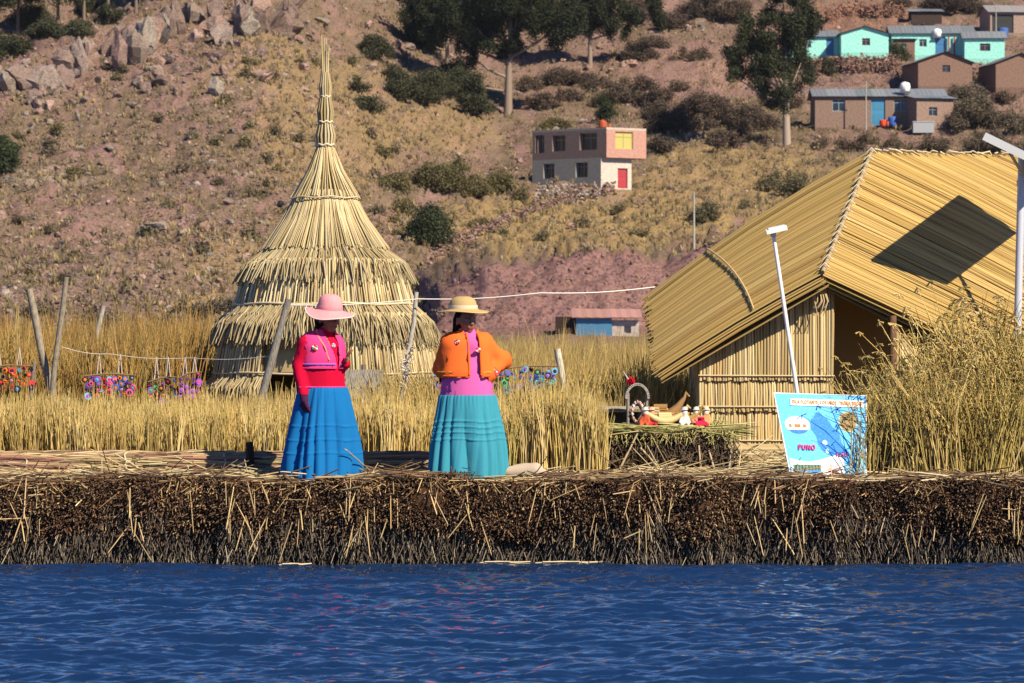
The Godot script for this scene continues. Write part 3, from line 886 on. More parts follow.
	# roof tanks and tub
	for q in [[937, 33, Color(0.75, 0.76, 0.78), "white water tank on the long turquoise house's roof"], [905, 87, Color(0.75, 0.76, 0.78), "white round tank on the long adobe house's roof"]]:
		mb = MB.new(); lathe(mb, [Vector2(0.01, -0.45), Vector2(0.4, -0.4), Vector2(0.5, 0), Vector2(0.42, 0.35), Vector2(0.01, 0.5)], 14, Vector3.ZERO, q[2])
		mb.box(Vector3(0, -0.5, 0), Vector3(0.9, 0.12, 0.7), Color(0.1, 0.1, 0.12))
		var ho := TG(q[0], 57 if q[1] < 50 else 126)
		var to := obj("water_tank", mb.mesh(M.plain)); to.position = P(q[0], q[1], CAM_Z - ho.z - 0.6); tag(to, q[3], "water tank")
	mb = MB.new(); lathe(mb, [Vector2(0.01, 0), Vector2(0.55, 0), Vector2(0.6, 0.5), Vector2(0.55, 1.1), Vector2(0.01, 1.2)], 14, Vector3.ZERO, Color(0.04, 0.1, 0.3))
	var bt := obj("water_tank", mb.mesh(M.plain)); bt.position = TG(1003, 38); tag(bt, "dark blue water tank beside the top adobe house", "water tank")
	# grey metal tub in front of the long house
	mb = MB.new(); mb.box(Vector3(0, 0.5, 0), Vector3(1.9, 1.0, 1.0), Color(0.3, 0.32, 0.34)); mb.box(Vector3(0, 1.02, 0), Vector3(2.0, 0.06, 1.1), Color(0.4, 0.42, 0.43))
	var tu := obj("metal_trough", mb.mesh(M.metal)); tu.position = TG(923, 133); tag(tu, "grey metal trough in front of the adobe wing", "trough")
	# thin poles
	for q in [[694, 252, 188, "thin pale utility pole on the golden slope"], [866, 133, 84, "thin mast before the long adobe house"], [996, 42, 4, "pale pole beside the top adobe house"]]:
		mb = MB.new()
		var b := TG(q[0], q[1])
		var hh: float = (q[1] - q[2]) * (CAM_Z - b.z) / F
		mb.tube([Vector3(0, -0.5, 0), Vector3(0, hh, 0)], [0.08, 0.05], 6, Color(0.45, 0.42, 0.38))
		mb.box(Vector3(0, hh - 0.4, 0), Vector3(0.5, 0.06, 0.06), Color(0.3, 0.27, 0.24))
		var o2 := obj("pole", mb.mesh(M.wood)); o2.position = b; tag(o2, q[3], "pole")
	# dry-stone walls, stones too small to pick apart
	stone_wall([[425, 268], [455, 250], [490, 232], [520, 217], [560, 205], [605, 194], [615, 191]], 0.7, "low dry-stone wall climbing to the two-storey house", PINK)
	stone_wall([[535, 194], [565, 196], [600, 199]], 0.6, "short stone footing below the grey house's plastered side", Color(0.4, 0.36, 0.32))
	stone_wall([[800, 76], [840, 72], [900, 72]], 1.6, "pinkish stone terrace wall below the turquoise gabled house", Color(0.3, 0.19, 0.15))
	stone_wall([[895, 78], [915, 78]], 1.0, "short rubble wall beside the brown adobe house", Color(0.3, 0.19, 0.15))
	stone_wall([[825, 20], [860, 16], [905, 18]], 1.5, "red rubble retaining wall above the turquoise houses", Color(0.33, 0.19, 0.14))
	stone_wall([[955, 72], [975, 78], [990, 82]], 1.1, "rubble wall between the two gabled adobe houses", Color(0.3, 0.19, 0.15))
func stone_wall(line: Array, h: float, label: String, col: Color) -> void:
	var b0 := TG(line[0][0], line[0][1])
	var root := thing("stone_wall", label, "stone wall", b0)
	var xf := []; var cl := []
	for i in line.size() - 1:
		var n := int(absf(line[i + 1][0] - line[i][0]) * 4.5 * (h / 0.7)) + 8
		for k in n:
			var t := (k + rng.randf()) / n
			var p := TG(lerpf(line[i][0], line[i + 1][0], t), lerpf(line[i][1], line[i + 1][1], t))
			var s := rr(0.16, 0.42)
			xf.append(Transform3D(Basis.from_euler(Vector3(rr(-0.3, 0.3), rr(0, TAU), rr(-0.3, 0.3))).scaled_local(Vector3(s * 1.2, s * 0.8, s)), p - b0 + Vector3(0, rr(-0.1, h), rr(-0.3, 0.3))))
			cl.append(vary(col, 0.3))
	multi("stones", rocks[2], xf, cl, root, "stuff")

# ---------------------------------------------------------------- vegetation on the hill
var leafm := []
func leaf_clump(sd: int, n: int, size: float, long: float) -> ArrayMesh:
	var r2 := RandomNumberGenerator.new(); r2.seed = sd
	var mb := MB.new()
	for i in n:
		var p := Vector3(r2.randfn(), r2.randfn(), r2.randfn()) * 0.32
		var d := Vector3(r2.randfn(), r2.randfn() - 0.3, r2.randfn()).normalized() * size * long
		var w := d.cross(Vector3(r2.randfn(), r2.randfn(), r2.randfn())).normalized() * size * 0.5
		var k := r2.randf_range(0.7, 1.3)
		mb.quad(p - d * 0.5, p + w * 0.6, p + d * 0.5, p - w * 0.6, Color(k, k, k))
	return mb.mesh(M.leaf)
func foliage(root: Node3D, blobs: Array, per: float, col: Color, clump := 1.0, called := "crown") -> void:
	var xf := []; var cl := []
	for q in blobs:
		var c: Vector3 = q[0]
		var r: Vector3 = q[1]
		var n := int(per * pow(r.x * r.y * r.z, 0.667)) + 8
		for i in n:
			var u := Vector3(rng.randfn(), rng.randfn(), rng.randfn()).normalized() * pow(rng.randf(), 0.42)
			var p := c + u * r
			var s := rr(0.55, 1.2) * clump
			xf.append(Transform3D(Basis.from_euler(Vector3(rr(0, TAU), rr(0, TAU), rr(0, TAU))) * s, p))
			cl.append(vary(col, 0.35))
	multi(called, pick(leafm), xf, cl, root, "stuff")
func tree(called: String, label: String, px: float, row: float, blobs: Array, col: Color, trunkcol: Color, lean := 0.0, group := "") -> void:
	# blobs in picture-sized units at the tree's own distance: [dx, up, rx, ry]
	var b := TG(px, row)
	var k := (CAM_Z - b.z) / F
	var root := thing(called, label, "tree", b, 0.0, group)
	var mb := MB.new()
	var hi := 0.0
	var bl := []
	for q in blobs:
		hi = maxf(hi, q[1])
		var sub := maxi(4, int(q[2] * q[3] / 38.0))
		for j in sub:       # every blob breaks into uneven clumps
			var u := Vector3(rng.randfn(), rng.randfn(), rng.randfn()).normalized() * rr(0.35, 0.95)
			bl.append([Vector3((q[0] + u.x * q[2]) * k, (q[1] + u.y * q[3]) * k, u.z * q[2] * k), Vector3(0.8, 1.25, 0.8) * rr(0.2, 0.4) * minf(q[2], q[3]) * k])
	var th := hi * k
	var r0 := clampf(th * 0.022, 0.12, 0.4)
	mb.tube([Vector3(0, -0.6, 0), Vector3(lean * th * 0.2, th * 0.25, 0), Vector3(lean * th * 0.5 + 0.1, th * 0.55, 0.1), Vector3(lean * th, th * 0.9, 0)], [r0 * 1.4, r0, r0 * 0.7, r0 * 0.25], 8, trunkcol)
	for q in blobs:
		var st := Vector3(lean * th * 0.4, minf(th * 0.4, q[1] * k * 0.6), 0)
		var en := Vector3(q[0] * k, q[1] * k, rr(-0.5, 0.5))
		mb.tube([st, st.lerp(en, 0.5) + Vector3(0, -0.3, rr(-0.4, 0.4)), en], [r0 * 0.55, r0 * 0.4, r0 * 0.12], 6, trunkcol)
	obj("trunk", mb.mesh(M.plain), root)
	foliage(root, bl, 85.0, col, 0.75)
func shrub(px: float, row: float, w: float, h: float, col: Color, label: String, group := "", called := "shrub") -> void:
	var b := TG(px, row)
	var k := (CAM_Z - b.z) / F
	var root := thing(called, label, "shrub", b, 0.0, group)
	var bl := []
	var n := maxi(4, int(w * h / 45.0))
	for j in n:
		var a := rr(0, TAU)
		var q := sqrt(rng.randf())
		var up := rng.randf()
		bl.append([Vector3(cos(a) * q * w * 0.52 * (1.1 - up * 0.6), h * (0.08 + up * 0.7 * rr(0.5, 1.0)), sin(a) * q * w * 0.45 * (1.1 - up * 0.5)) * k, Vector3(1.25, 0.9, 1.1) * rr(0.12, 0.26) * minf(w, h) * k * 1.1])
	foliage(root, bl, 80.0, col, 0.6, "foliage")
	var mb := MB.new()
	for j in 5:
		mb.tube([Vector3(rr(-0.1, 0.1), -0.3, 0), Vector3(rr(-0.4, 0.4) * w * k, h * 0.6 * k, rr(-0.3, 0.3) * w * k)], [0.05, 0.015], 5, Color(0.1, 0.07, 0.05))
	obj("stem", mb.mesh(M.plain), root)
func build_vegetation() -> void:
	for i in 3: leafm.append(leaf_clump(40 + i, 16, 0.24, 1.5))
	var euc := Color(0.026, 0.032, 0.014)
	var bark := Color(0.22, 0.17, 0.13)
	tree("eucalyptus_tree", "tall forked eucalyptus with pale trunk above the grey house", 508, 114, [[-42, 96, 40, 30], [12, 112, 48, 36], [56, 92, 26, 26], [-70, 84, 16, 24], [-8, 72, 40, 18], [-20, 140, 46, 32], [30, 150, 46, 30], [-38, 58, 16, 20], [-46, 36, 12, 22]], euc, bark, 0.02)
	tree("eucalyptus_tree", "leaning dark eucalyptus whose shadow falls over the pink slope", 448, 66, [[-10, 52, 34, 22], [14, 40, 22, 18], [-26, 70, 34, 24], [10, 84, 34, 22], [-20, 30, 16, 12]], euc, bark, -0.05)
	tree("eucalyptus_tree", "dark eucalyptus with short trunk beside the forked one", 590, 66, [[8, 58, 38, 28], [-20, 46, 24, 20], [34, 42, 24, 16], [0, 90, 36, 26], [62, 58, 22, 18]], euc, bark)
	tree("slender_tree", "tall slender tree with open crown beside the turquoise cottage", 787, 145, [[-20, 85, 30, 24], [8, 122, 32, 26], [-14, 60, 28, 16], [-46, 90, 20, 22], [14, 84, 18, 26], [-4, 148, 30, 22], [-34, 114, 24, 18], [-4, 42, 16, 12], [-52, 70, 10, 12]], Color(0.034, 0.041, 0.018), Color(0.3, 0.24, 0.19), -0.03)
	for q in [[18, 34, 0], [58, 30, 1], [84, 24, 0], [108, 26, 1], [136, 14, 0], [-12, 40, 1]]:
		tree("ridge_tree", "dark tree with bare lower trunk standing behind the rocky crest", q[0], q[1], [[0, 48, 26, 20], [-16, 36, 18, 12], [16, 40, 18, 14], [0, 72, 26, 18]], Color(0.04, 0.045, 0.02), Color(0.16, 0.12, 0.09), 0.0, "trees behind the crest")
	for q in [[12, 56, 44, 26], [46, 46, 40, 24], [78, 36, 40, 22], [108, 26, 34, 20], [-14, 62, 40, 28], [30, 30, 50, 26], [90, 16, 44, 22]]:
		shrub(q[0], q[1], q[2], q[3], Color(0.05, 0.052, 0.026), "leafy bush at the feet of the trees behind the crest", "bushes behind the crest")
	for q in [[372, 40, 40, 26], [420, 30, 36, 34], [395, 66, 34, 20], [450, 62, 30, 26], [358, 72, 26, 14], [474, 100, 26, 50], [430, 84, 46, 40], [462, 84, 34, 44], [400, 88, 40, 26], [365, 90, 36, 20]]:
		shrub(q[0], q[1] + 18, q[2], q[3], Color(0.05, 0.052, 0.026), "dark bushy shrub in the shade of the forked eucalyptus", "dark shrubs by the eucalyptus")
	for q in [[640, 22, 34, 22], [672, 30, 34, 22], [702, 22, 40, 26], [735, 20, 32, 24], [655, 44, 30, 15], [950, 12, 70, 22], [900, 8, 30, 14], [700, 132, 40, 14], [735, 138, 44, 18], [690, 115, 36, 14], [660, 150, 30, 18], [655, 120, 30, 20], [820, 150, 26, 12], [850, 152, 32, 12], [640, 92, 46, 16], [600, 86, 42, 14], [570, 100, 34, 14], [680, 92, 30, 12], [530, 92, 26, 16], [766, 142, 26, 14], [705, 118, 60, 26], [745, 126, 60, 24], [670, 132, 50, 24], [620, 100, 56, 20], [570, 84, 50, 20], [540, 106, 36, 16], [780, 110, 40, 20], [655, 108, 44, 20], [725, 148, 50, 16], [690, 60, 50, 16], [635, 60, 46, 18]]:
		shrub(q[0], q[1], q[2], q[3] * 1.1, vary(Color(0.095, 0.068, 0.048), 0.25), "brownish scrub bush on the upper slope between trees and houses", "brown scrub bushes")
	shrub(430, 248, 38, 50, Color(0.04, 0.05, 0.022), "dense round dark green bush beside the reed cone", "", "round_bush")
	shrub(4, 172, 26, 50, Color(0.04, 0.055, 0.022), "dark green bush growing on the stony left slope")
	shrub(607, 124, 20, 34, Color(0.04, 0.05, 0.02), "small pointed evergreen behind the two-storey house", "", "evergreen_shrub")
	shrub(822, 74, 24, 22, Color(0.055, 0.055, 0.03), "round bush below the turquoise gabled house")
	shrub(895, 60, 22, 20, Color(0.05, 0.06, 0.03), "green bush between the gabled house and the adobe shed")
	for q in [[395, 190, 36, 24], [440, 195, 50, 32], [470, 196, 40, 26], [500, 192, 36, 22], [400, 212, 26, 16], [520, 205, 22, 14], [455, 170, 30, 14], [560, 130, 40, 16], [385, 160, 24, 12], [478, 228, 24, 12]]:
		shrub(q[0], q[1], q[2], q[3], vary(Color(0.11, 0.095, 0.04), 0.2), "olive scrub bush on the slope between reed cone and house", "olive scrub bushes")
	for q in [[975, 128, 50, 34], [965, 110, 44, 30], [935, 150, 40, 20], [985, 150, 46, 26], [1015, 135, 36, 26], [900, 148, 30, 16], [870, 146, 28, 14], [1005, 104, 30, 14], [1022, 160, 30, 24], [960, 92, 26, 22]]:
		shrub(q[0], q[1], q[2], q[3], vary(Color(0.12, 0.092, 0.06), 0.2), "grey brown bush growing around the adobe houses", "bushes around the adobe houses")
	for q in [[705, 232, 26, 26], [795, 198, 30, 24], [770, 190, 24, 22], [690, 240, 16, 14], [745, 210, 18, 10], [640, 235, 16, 9], [585, 225, 22, 10], [540, 236, 22, 9], [500, 242, 18, 9], [620, 210, 14, 8]]:
		shrub(q[0], q[1], q[2], q[3], vary(Color(0.125, 0.105, 0.055), 0.2), "sparse grey green bush on the golden grass slope", "bushes on the golden slope")
	for q in [[230, 318, 40, 20], [190, 322, 40, 18], [160, 328, 40, 16], [270, 300, 20, 10], [40, 320, 40, 14], [100, 326, 40, 14]]:
		shrub(q[0], q[1], q[2], q[3], vary(Color(0.10, 0.08, 0.055), 0.2), "dark low bush at the foot of the slope behind the reeds", "bushes at the slope's foot")
	for i in 70:
		var px := rr(0, 420)
		var py := rr(60, 310)
		var s := rr(8, 17)
		shrub(px, py, s, s * rr(0.45, 0.75), vary(pick([Color(0.10, 0.08, 0.05), Color(0.13, 0.11, 0.055), Color(0.15, 0.12, 0.06)]), 0.2), "little dry bush scattered among the boulders of the slope", "little dry bushes")
	# dry grass tufts and low scrub: one mass each
	var tm := MB.new()
	var r2 := RandomNumberGenerator.new(); r2.seed = 77
	for i in 16:
		var a := r2.randf() * TAU
		var l := r2.randf_range(0.5, 1.0)
		var o := Vector3(cos(a), 0, sin(a))
		var sp := r2.randf_range(0.1, 0.5)
		var w := Vector3(-o.z, 0, o.x) * 0.05
		var k := r2.randf_range(0.75, 1.2)
		var m := o * sp * 0.5 + Vector3(0, l * 0.6, 0)
		tm.quad(o * 0.06 - w, o * 0.06 + w, m + w * 0.7, m - w * 0.7, Color(k, k, k))
		tm.tri(m - w * 0.7, m + w * 0.7, o * sp + Vector3(0, l, 0), Color(k, k, k))
	var tuft := tm.mesh(M.reed)
	var xf := []; var cl := []
	for i in 26000:
		var px := rr(-30, 1054)
		var py := rr(0, 335)
		var dens := 0.45 + 0.8 * nz2.get_noise_2d(px * 0.4 + 140, py * 0.7)
		var c := hill_colour(px, py)
		if c.r > 0.29 and c.g > 0.2: dens += 0.35
		if c.r > c.g * 1.5: dens -= 0.35
		if px > 425 and px < 720 and py > 262: dens -= 0.7
		if rng.randf() > dens: continue
		var p := T(px, py)
		var s := rr(0.22, 0.6)
		xf.append(Transform3D(Basis.from_euler(Vector3(0, rr(0, TAU), 0)).scaled_local(Vector3(s * 1.2, s, s * 1.2)), p))
		cl.append(vary(pick([Color(0.33, 0.25, 0.125), Color(0.25, 0.195, 0.11), Color(0.38, 0.295, 0.145), Color(0.18, 0.145, 0.08)]), 0.3))
	tag(multi("dry_grass", tuft, xf, cl), "dry straw coloured grass tufts covering the hillside", "grass", "", "stuff")
	xf = []; cl = []
	for i in 34000:
		var px := rr(-30, 1054)
		var py := rr(0, 330)
		var dens := 0.3 + 1.1 * nz.get_noise_2d(px * 0.9 + 300, py * 1.6) + 0.5 * nz2.get_noise_2d(px * 1.4, py * 2.2)
		if px > 540 and py > 70 and py < 165: dens += 0.5
		elif px > 560 and py < 170: dens += 0.25
		if px > 480 and py > 195: dens -= 0.22
		if px > 650 and px < 780 and py > 50 and py < 100: dens -= 0.4
		if px > 415 and px < 720 and py > 258: dens -= 0.5
		if rng.randf() > dens: continue
		var p := T(px, py)
		var s := rr(0.25, 0.6) * (1.6 if rng.randf() < 0.12 else 1.0)
		xf.append(Transform3D(Basis.from_euler(Vector3(0, rr(0, TAU), 0)).scaled_local(Vector3(s * 1.2, s * 0.75, s)), p + Vector3(0, s * 0.2, 0)))
		cl.append(vary(pick([Color(0.14, 0.11, 0.075), Color(0.17, 0.14, 0.08), Color(0.105, 0.08, 0.06), Color(0.21, 0.165, 0.09)]), 0.3))
	tag(multi("low_scrub", leafm[0], xf, cl), "low brown scrub dotted over the hillside", "scrub", "", "stuff")

# ---------------------------------------------------------------- reeds
func stem_clump(sd: int, n: int, spread: float, r: float, bend: float, seeds := 0.0) -> ArrayMesh:
	var r2 := RandomNumberGenerator.new(); r2.seed = sd
	var mb := MB.new()
	for i in n:
		var b := Vector3(r2.randfn() * spread, 0, r2.randfn() * spread)
		var l := r2.randf_range(0.55, 1.0)
		var a := r2.randf() * TAU
		var o := Vector3(cos(a), 0, sin(a)) * bend * r2.randf_range(0.2, 1.6)
		var k := r2.randf_range(0.6, 1.25)
		var c := Color(k * r2.randf_range(0.95, 1.05), k, k * r2.randf_range(0.8, 1.05))
		mb.tube([b, b + o * 0.15 * l + Vector3(0, l * 0.38, 0), b + o * 0.5 * l + Vector3(0, l * 0.74, 0), b + o * l + Vector3(0, l, 0)], [r, r * 0.95, r * 0.75, r * 0.25], 3, c)
		if r2.randf() < seeds:
			var t := b + o * l + Vector3(0, l, 0)
			for s in 4:
				mb.tube([t, t + Vector3(r2.randfn() * 0.025, -0.01 + r2.randfn() * 0.015, r2.randfn() * 0.025)], [r * 0.5, r * 1.2], 3, c * 0.85)
	return mb.mesh(M.reed)
func bed(label: String, clump: ArrayMesh, n: int, x0: float, x1: float, z0: float, z1: float, h0: float, h1: float, cols: Array, base := -1.0, where = null, lean := 0.08) -> void:
	var xf := []; var cl := []
	for i in n:
		var z := rr(z0, z1)
		var x := rr(x0, x1) * (CAM_Z - z) / CAM_Z      # beds widen with the view's depth
		if where != null and not where.call(x, z): continue
		var h := rr(h0, h1) * (1.0 + 0.3 * nz2.get_noise_2d(x * 8.0, z * 8.0))
		var y := base if base > -0.5 else top_y(x, z) - 0.02
		var s := lerpf(1.0, h, 0.55)
		xf.append(Transform3D(Basis.from_euler(Vector3(rr(-lean, lean), rr(0, TAU), rr(-lean, lean))).scaled_local(Vector3(s, h, s)), Vector3(x, y, z)))
		cl.append(vary(pick(cols), 0.22))
	tag(multi("reed_bed", clump, xf, cl), label, "reeds", "", "stuff")
func build_reeds() -> void:
	var pale := [Color(0.58, 0.43, 0.165), Color(0.66, 0.52, 0.24), Color(0.52, 0.38, 0.14), Color(0.50, 0.38, 0.125), Color(0.42, 0.29, 0.10)]
	var gold := [Color(0.46, 0.32, 0.11), Color(0.52, 0.38, 0.15), Color(0.40, 0.28, 0.09), Color(0.34, 0.25, 0.09)]
	var rust := [Color(0.36, 0.21, 0.06), Color(0.42, 0.26, 0.08), Color(0.30, 0.18, 0.05), Color(0.40, 0.29, 0.11)]
	var c1 := stem_clump(1, 7, 0.045, 0.0062, 0.07)
	var c2 := stem_clump(2, 9, 0.06, 0.0055, 0.18)
	var c3 := stem_clump(3, 11, 0.07, 0.006, 0.24, 0.3)
	var clear := func(x, z): return not (absf(x - cone_at().x) < 1.45 and absf(z - cone_at().z) < 1.45)
	var hut_clear := func(x, z): return not (x > 1.85 and z < -3.4 and z > -9.0)
	bed("short pale dry reeds standing behind the women", c1, 2900, -5.6, 0.95, -1.75, -5.6, 0.48, 0.78, pale, -1.0, clear, 0.06)
	bed("rust coloured tall reeds behind the knotted posts", c2, 2600, -5.6, -2.2, -8.0, -22.0, 1.15, 1.6, rust, -1.0, clear, 0.12)
	bed("golden reeds between the reed cone and the gabled hut", c2, 3000, -1.2, 2.4, -5.0, -22.0, 0.7, 1.1, gold, -1.0, func(x, z): return clear.call(x, z) and hut_clear.call(x, z))
	bed("far golden reeds growing out of the lake", c2, 9000, -6.5, 6.5, -27.0, -110.0, 1.7, 2.35, gold, -0.1)
	bed("far rust reeds growing out of the lake", c2, 2200, -6.5, -1.8, -27.0, -70.0, 1.9, 2.6, rust, -0.1)
	bed("upright pale reed clump between the turquoise skirt and the craft stall", c1, 330, -0.02, 0.78, -0.75, -1.7, 0.6, 0.85, pale, -1.0, null, 0.1)
	bed("tall tangled reeds with seed heads before the gabled hut", c3, 560, 3.0, 5.4, -0.5, -2.6, 0.55, 1.15, [Color(0.57, 0.43, 0.15), Color(0.64, 0.50, 0.2), Color(0.50, 0.37, 0.12), Color(0.44, 0.34, 0.11)], -1.0, func(x, z): return rng.randf() < smoothstep(2.95, 3.5, x + nz2.get_noise_2d(x * 20, z * 30) * 0.8), 0.2)
	bed("tall tangled reeds rising beside the solar panel's pole", c3, 440, 3.6, 5.6, -1.6, -3.6, 1.0, 1.65, [Color(0.57, 0.43, 0.15), Color(0.66, 0.51, 0.2), Color(0.50, 0.37, 0.12)], -1.0, func(x, z): return rng.randf() < smoothstep(3.5, 4.5, x), 0.22)
	bed("short reeds growing at the gabled hut's far side", c2, 900, 1.2, 2.3, -6.0, -14.0, 0.6, 0.9, gold, -1.0, hut_clear)

# ---------------------------------------------------------------- cone-shaped reed hut
func cone_at() -> Vector3: return Vector3(-2.11, TOP, -9.0)
func ring_stems(mb: MB, r0: float, y0: float, r1: float, y1: float, n: int, thick: float, jit: float, skip = null, sag := 0.0, tone := 1.0) -> void:
	for i in n:
		var a := TAU * (i + rr(-0.4, 0.4)) / n
		var o := Vector3(sin(a), 0, cos(a))
		var a2 := a + rr(-jit, jit) / maxf(r1, 0.2)
		var o2 := Vector3(sin(a2), 0, cos(a2))
		var l := 1.0 + rr(-0.12, 0.1) * jit * 9.0
		var p0 := o * (r0 + rr(-0.012, 0.012)) + Vector3(0, y0 + rr(-0.01, 0.01), 0)
		var p2 := p0.lerp(o2 * (r1 + rr(-0.03, 0.03) * (1.0 + jit * 8.0)) + Vector3(0, y1, 0), l)
		if skip != null and skip.call(p2): continue
		var p1 := (p0 + p2) * 0.5 + o * (rr(-0.012, 0.012) - sag)
		var t := thick * rr(0.7, 1.25)
		var c := straw(0.24) * tone
		mb.tube([p0, p1, p2], [t * (0.55 if r0 < r1 * 0.3 else 0.95), t, t * rr(0.6, 0.9)], 5, c, c * rr(0.8, 1.05))
func rope_ring(r: float, y: float, t: float, col: Color) -> MB:
	var mb := MB.new()
	var pts := []; var rads := []
	for i in 61:
		var a := TAU * i / 60.0
		pts.append(Vector3(sin(a) * r, y + 0.008 * sin(a * 7.0), cos(a) * r)); rads.append(t)
	mb.tube(pts, rads, 5, col)
	return mb
func build_cone_hut() -> void:
	var root := thing("cone_hut", "tall cone-shaped reed hut with tiered thatch and bound spire", "hut", cone_at())
	var in_door := func(p: Vector3) -> bool: return p.z > 0.0 and p.x > -0.66 and p.x < 0.2 and p.y < 0.84
	var mb := MB.new()
	# spire: loose tuft, then three bound lengths
	for i in 16:
		var a := rr(0, TAU)
		var q := rr(0.01, 0.05)
		mb.tube([Vector3(sin(a) * 0.02, 3.9, cos(a) * 0.02), Vector3(sin(a) * 0.03, 4.15, cos(a) * 0.03), Vector3(sin(a) * q, rr(4.4, 4.66), cos(a) * q)], [0.012, 0.011, 0.004], 5, straw())
	obj("spire_tuft", mb.mesh(M.stem), root, "stuff")
	var seg := [[3.38, 0.092, 0.1, 3.67], [3.64, 0.074, 0.081, 3.96], [3.93, 0.052, 0.06, 4.22]]
	for q in seg:
		mb = MB.new()
		for ring in 2:
			for i in 15:
				var a := TAU * (i + ring * 0.5) / 15.0 + rr(-0.08, 0.08)
				var o := Vector3(sin(a), 0, cos(a))
				var k := 1.0 - ring * 0.3
				mb.tube([o * q[1] * k + Vector3(0, q[0], 0), o * q[2] * k * 1.08 + Vector3(0, lerpf(q[0], q[3], 0.45), 0), o * q[1] * k * 0.72 + Vector3(0, q[3], 0)], [0.013, 0.014, 0.010], 5, straw() * 0.85)
		obj("spire_bundle", mb.mesh(M.stem), root, "stuff")
		obj("binding", rope_ring(q[1] * 1.12, q[0] + 0.02, 0.012, Color(0.55, 0.48, 0.33)).mesh(M.stem), root)
	mb = MB.new()
	ring_stems(mb, 0.07, 3.42, 0.36, 2.81, 170, 0.009, 0.012, null, 0.035)
	ring_stems(mb, 0.31, 2.88, 0.70, 2.22, 400, 0.009, 0.035, null, 0.03)
	ring_stems(mb, 0.22, 3.0, 0.68, 2.24, 300, 0.009, 0.035, null, 0.03)
	obj("upper_thatch", mb.mesh(M.stem), root, "stuff")
	obj("binding", rope_ring(0.395, 2.80, 0.009, Color(0.5, 0.43, 0.28)).mesh(M.stem), root)
	mb = MB.new()
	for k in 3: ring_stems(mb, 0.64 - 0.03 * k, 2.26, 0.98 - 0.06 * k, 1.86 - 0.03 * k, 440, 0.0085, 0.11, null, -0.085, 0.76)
	obj("fringe", mb.mesh(M.stem), root, "stuff")
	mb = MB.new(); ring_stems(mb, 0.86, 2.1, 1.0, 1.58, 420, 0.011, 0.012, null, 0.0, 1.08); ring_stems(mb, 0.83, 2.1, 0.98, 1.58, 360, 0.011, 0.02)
	obj("wall_thatch", mb.mesh(M.stem), root, "stuff")
	obj("binding", rope_ring(1.02, 1.60, 0.013, Color(0.55, 0.47, 0.3)).mesh(M.stem), root)
	mb = MB.new()
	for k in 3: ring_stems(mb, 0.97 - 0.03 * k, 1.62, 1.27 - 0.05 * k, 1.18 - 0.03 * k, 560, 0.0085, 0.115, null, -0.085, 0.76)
	obj("fringe", mb.mesh(M.stem), root, "stuff")
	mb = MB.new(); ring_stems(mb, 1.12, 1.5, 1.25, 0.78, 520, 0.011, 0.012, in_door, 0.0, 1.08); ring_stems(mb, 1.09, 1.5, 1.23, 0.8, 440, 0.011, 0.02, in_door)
	obj("wall_thatch", mb.mesh(M.stem), root, "stuff")
	obj("binding", rope_ring(1.27, 0.83, 0.012, Color(0.5, 0.43, 0.28)).mesh(M.stem), root)
	mb = MB.new()
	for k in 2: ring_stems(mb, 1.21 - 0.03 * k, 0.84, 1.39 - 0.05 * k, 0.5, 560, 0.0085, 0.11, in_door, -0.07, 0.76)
	obj("fringe", mb.mesh(M.stem), root, "stuff")
	mb = MB.new(); ring_stems(mb, 1.23, 0.75, 1.32, -0.05, 520, 0.011, 0.012, in_door)
	obj("wall_thatch", mb.mesh(M.stem), root, "stuff")
	# inner lining, open at the doorway
	mb = MB.new()
	var prof := [Vector2(1.22, -0.05), Vector2(1.12, 0.84), Vector2(0.99, 1.5), Vector2(0.9, 1.75), Vector2(0.74, 2.1), Vector2(0.6, 2.28), Vector2(0.3, 2.8), Vector2(0.12, 3.2), Vector2(0.04, 3.45)]
	var pts := PackedVector3Array(); var cols := PackedColorArray()
	for q in prof:
		for a in 73:
			pts.append(Vector3(sin(TAU * a / 72.0) * q.x, q.y, cos(TAU * a / 72.0) * q.x)); cols.append(Color(0.36, 0.27, 0.13))
	mb.grid(73, pts, cols, null, func(i, j): return j == 0 and cos(TAU * i / 72.0) > 0.0 and sin(TAU * (i + 0.5) / 72.0) * 1.15 > -0.66 and sin(TAU * (i + 0.5) / 72.0) * 1.15 < 0.2)
	obj("lining", mb.mesh(M.plain), root)
	# grey door board standing beside the opening
	mb = MB.new()
	for k in 3: 
		var dm := MB.new()
		dm.box(Vector3(0, 0.16 + 0.2 * k, 0), Vector3(0.42, 0.19, 0.03), vary(Color(0.34, 0.32, 0.29), 0.15))
		mb = dm
		if k == 0: board_root = thing("door_board", "grey weathered door of planks leaning at the reed cone", "door", P(364, 447, 36.8) + Vector3(0, 0.17, 0), 0.1)
		obj("plank", dm.mesh(M.wood), board_root)
	var bm := MB.new(); bm.box(Vector3(0, 0.4, -0.03), Vector3(0.05, 0.62, 0.03), Color(0.2, 0.18, 0.15)); obj("batten", bm.mesh(M.wood), board_root)
var board_root: Node3D

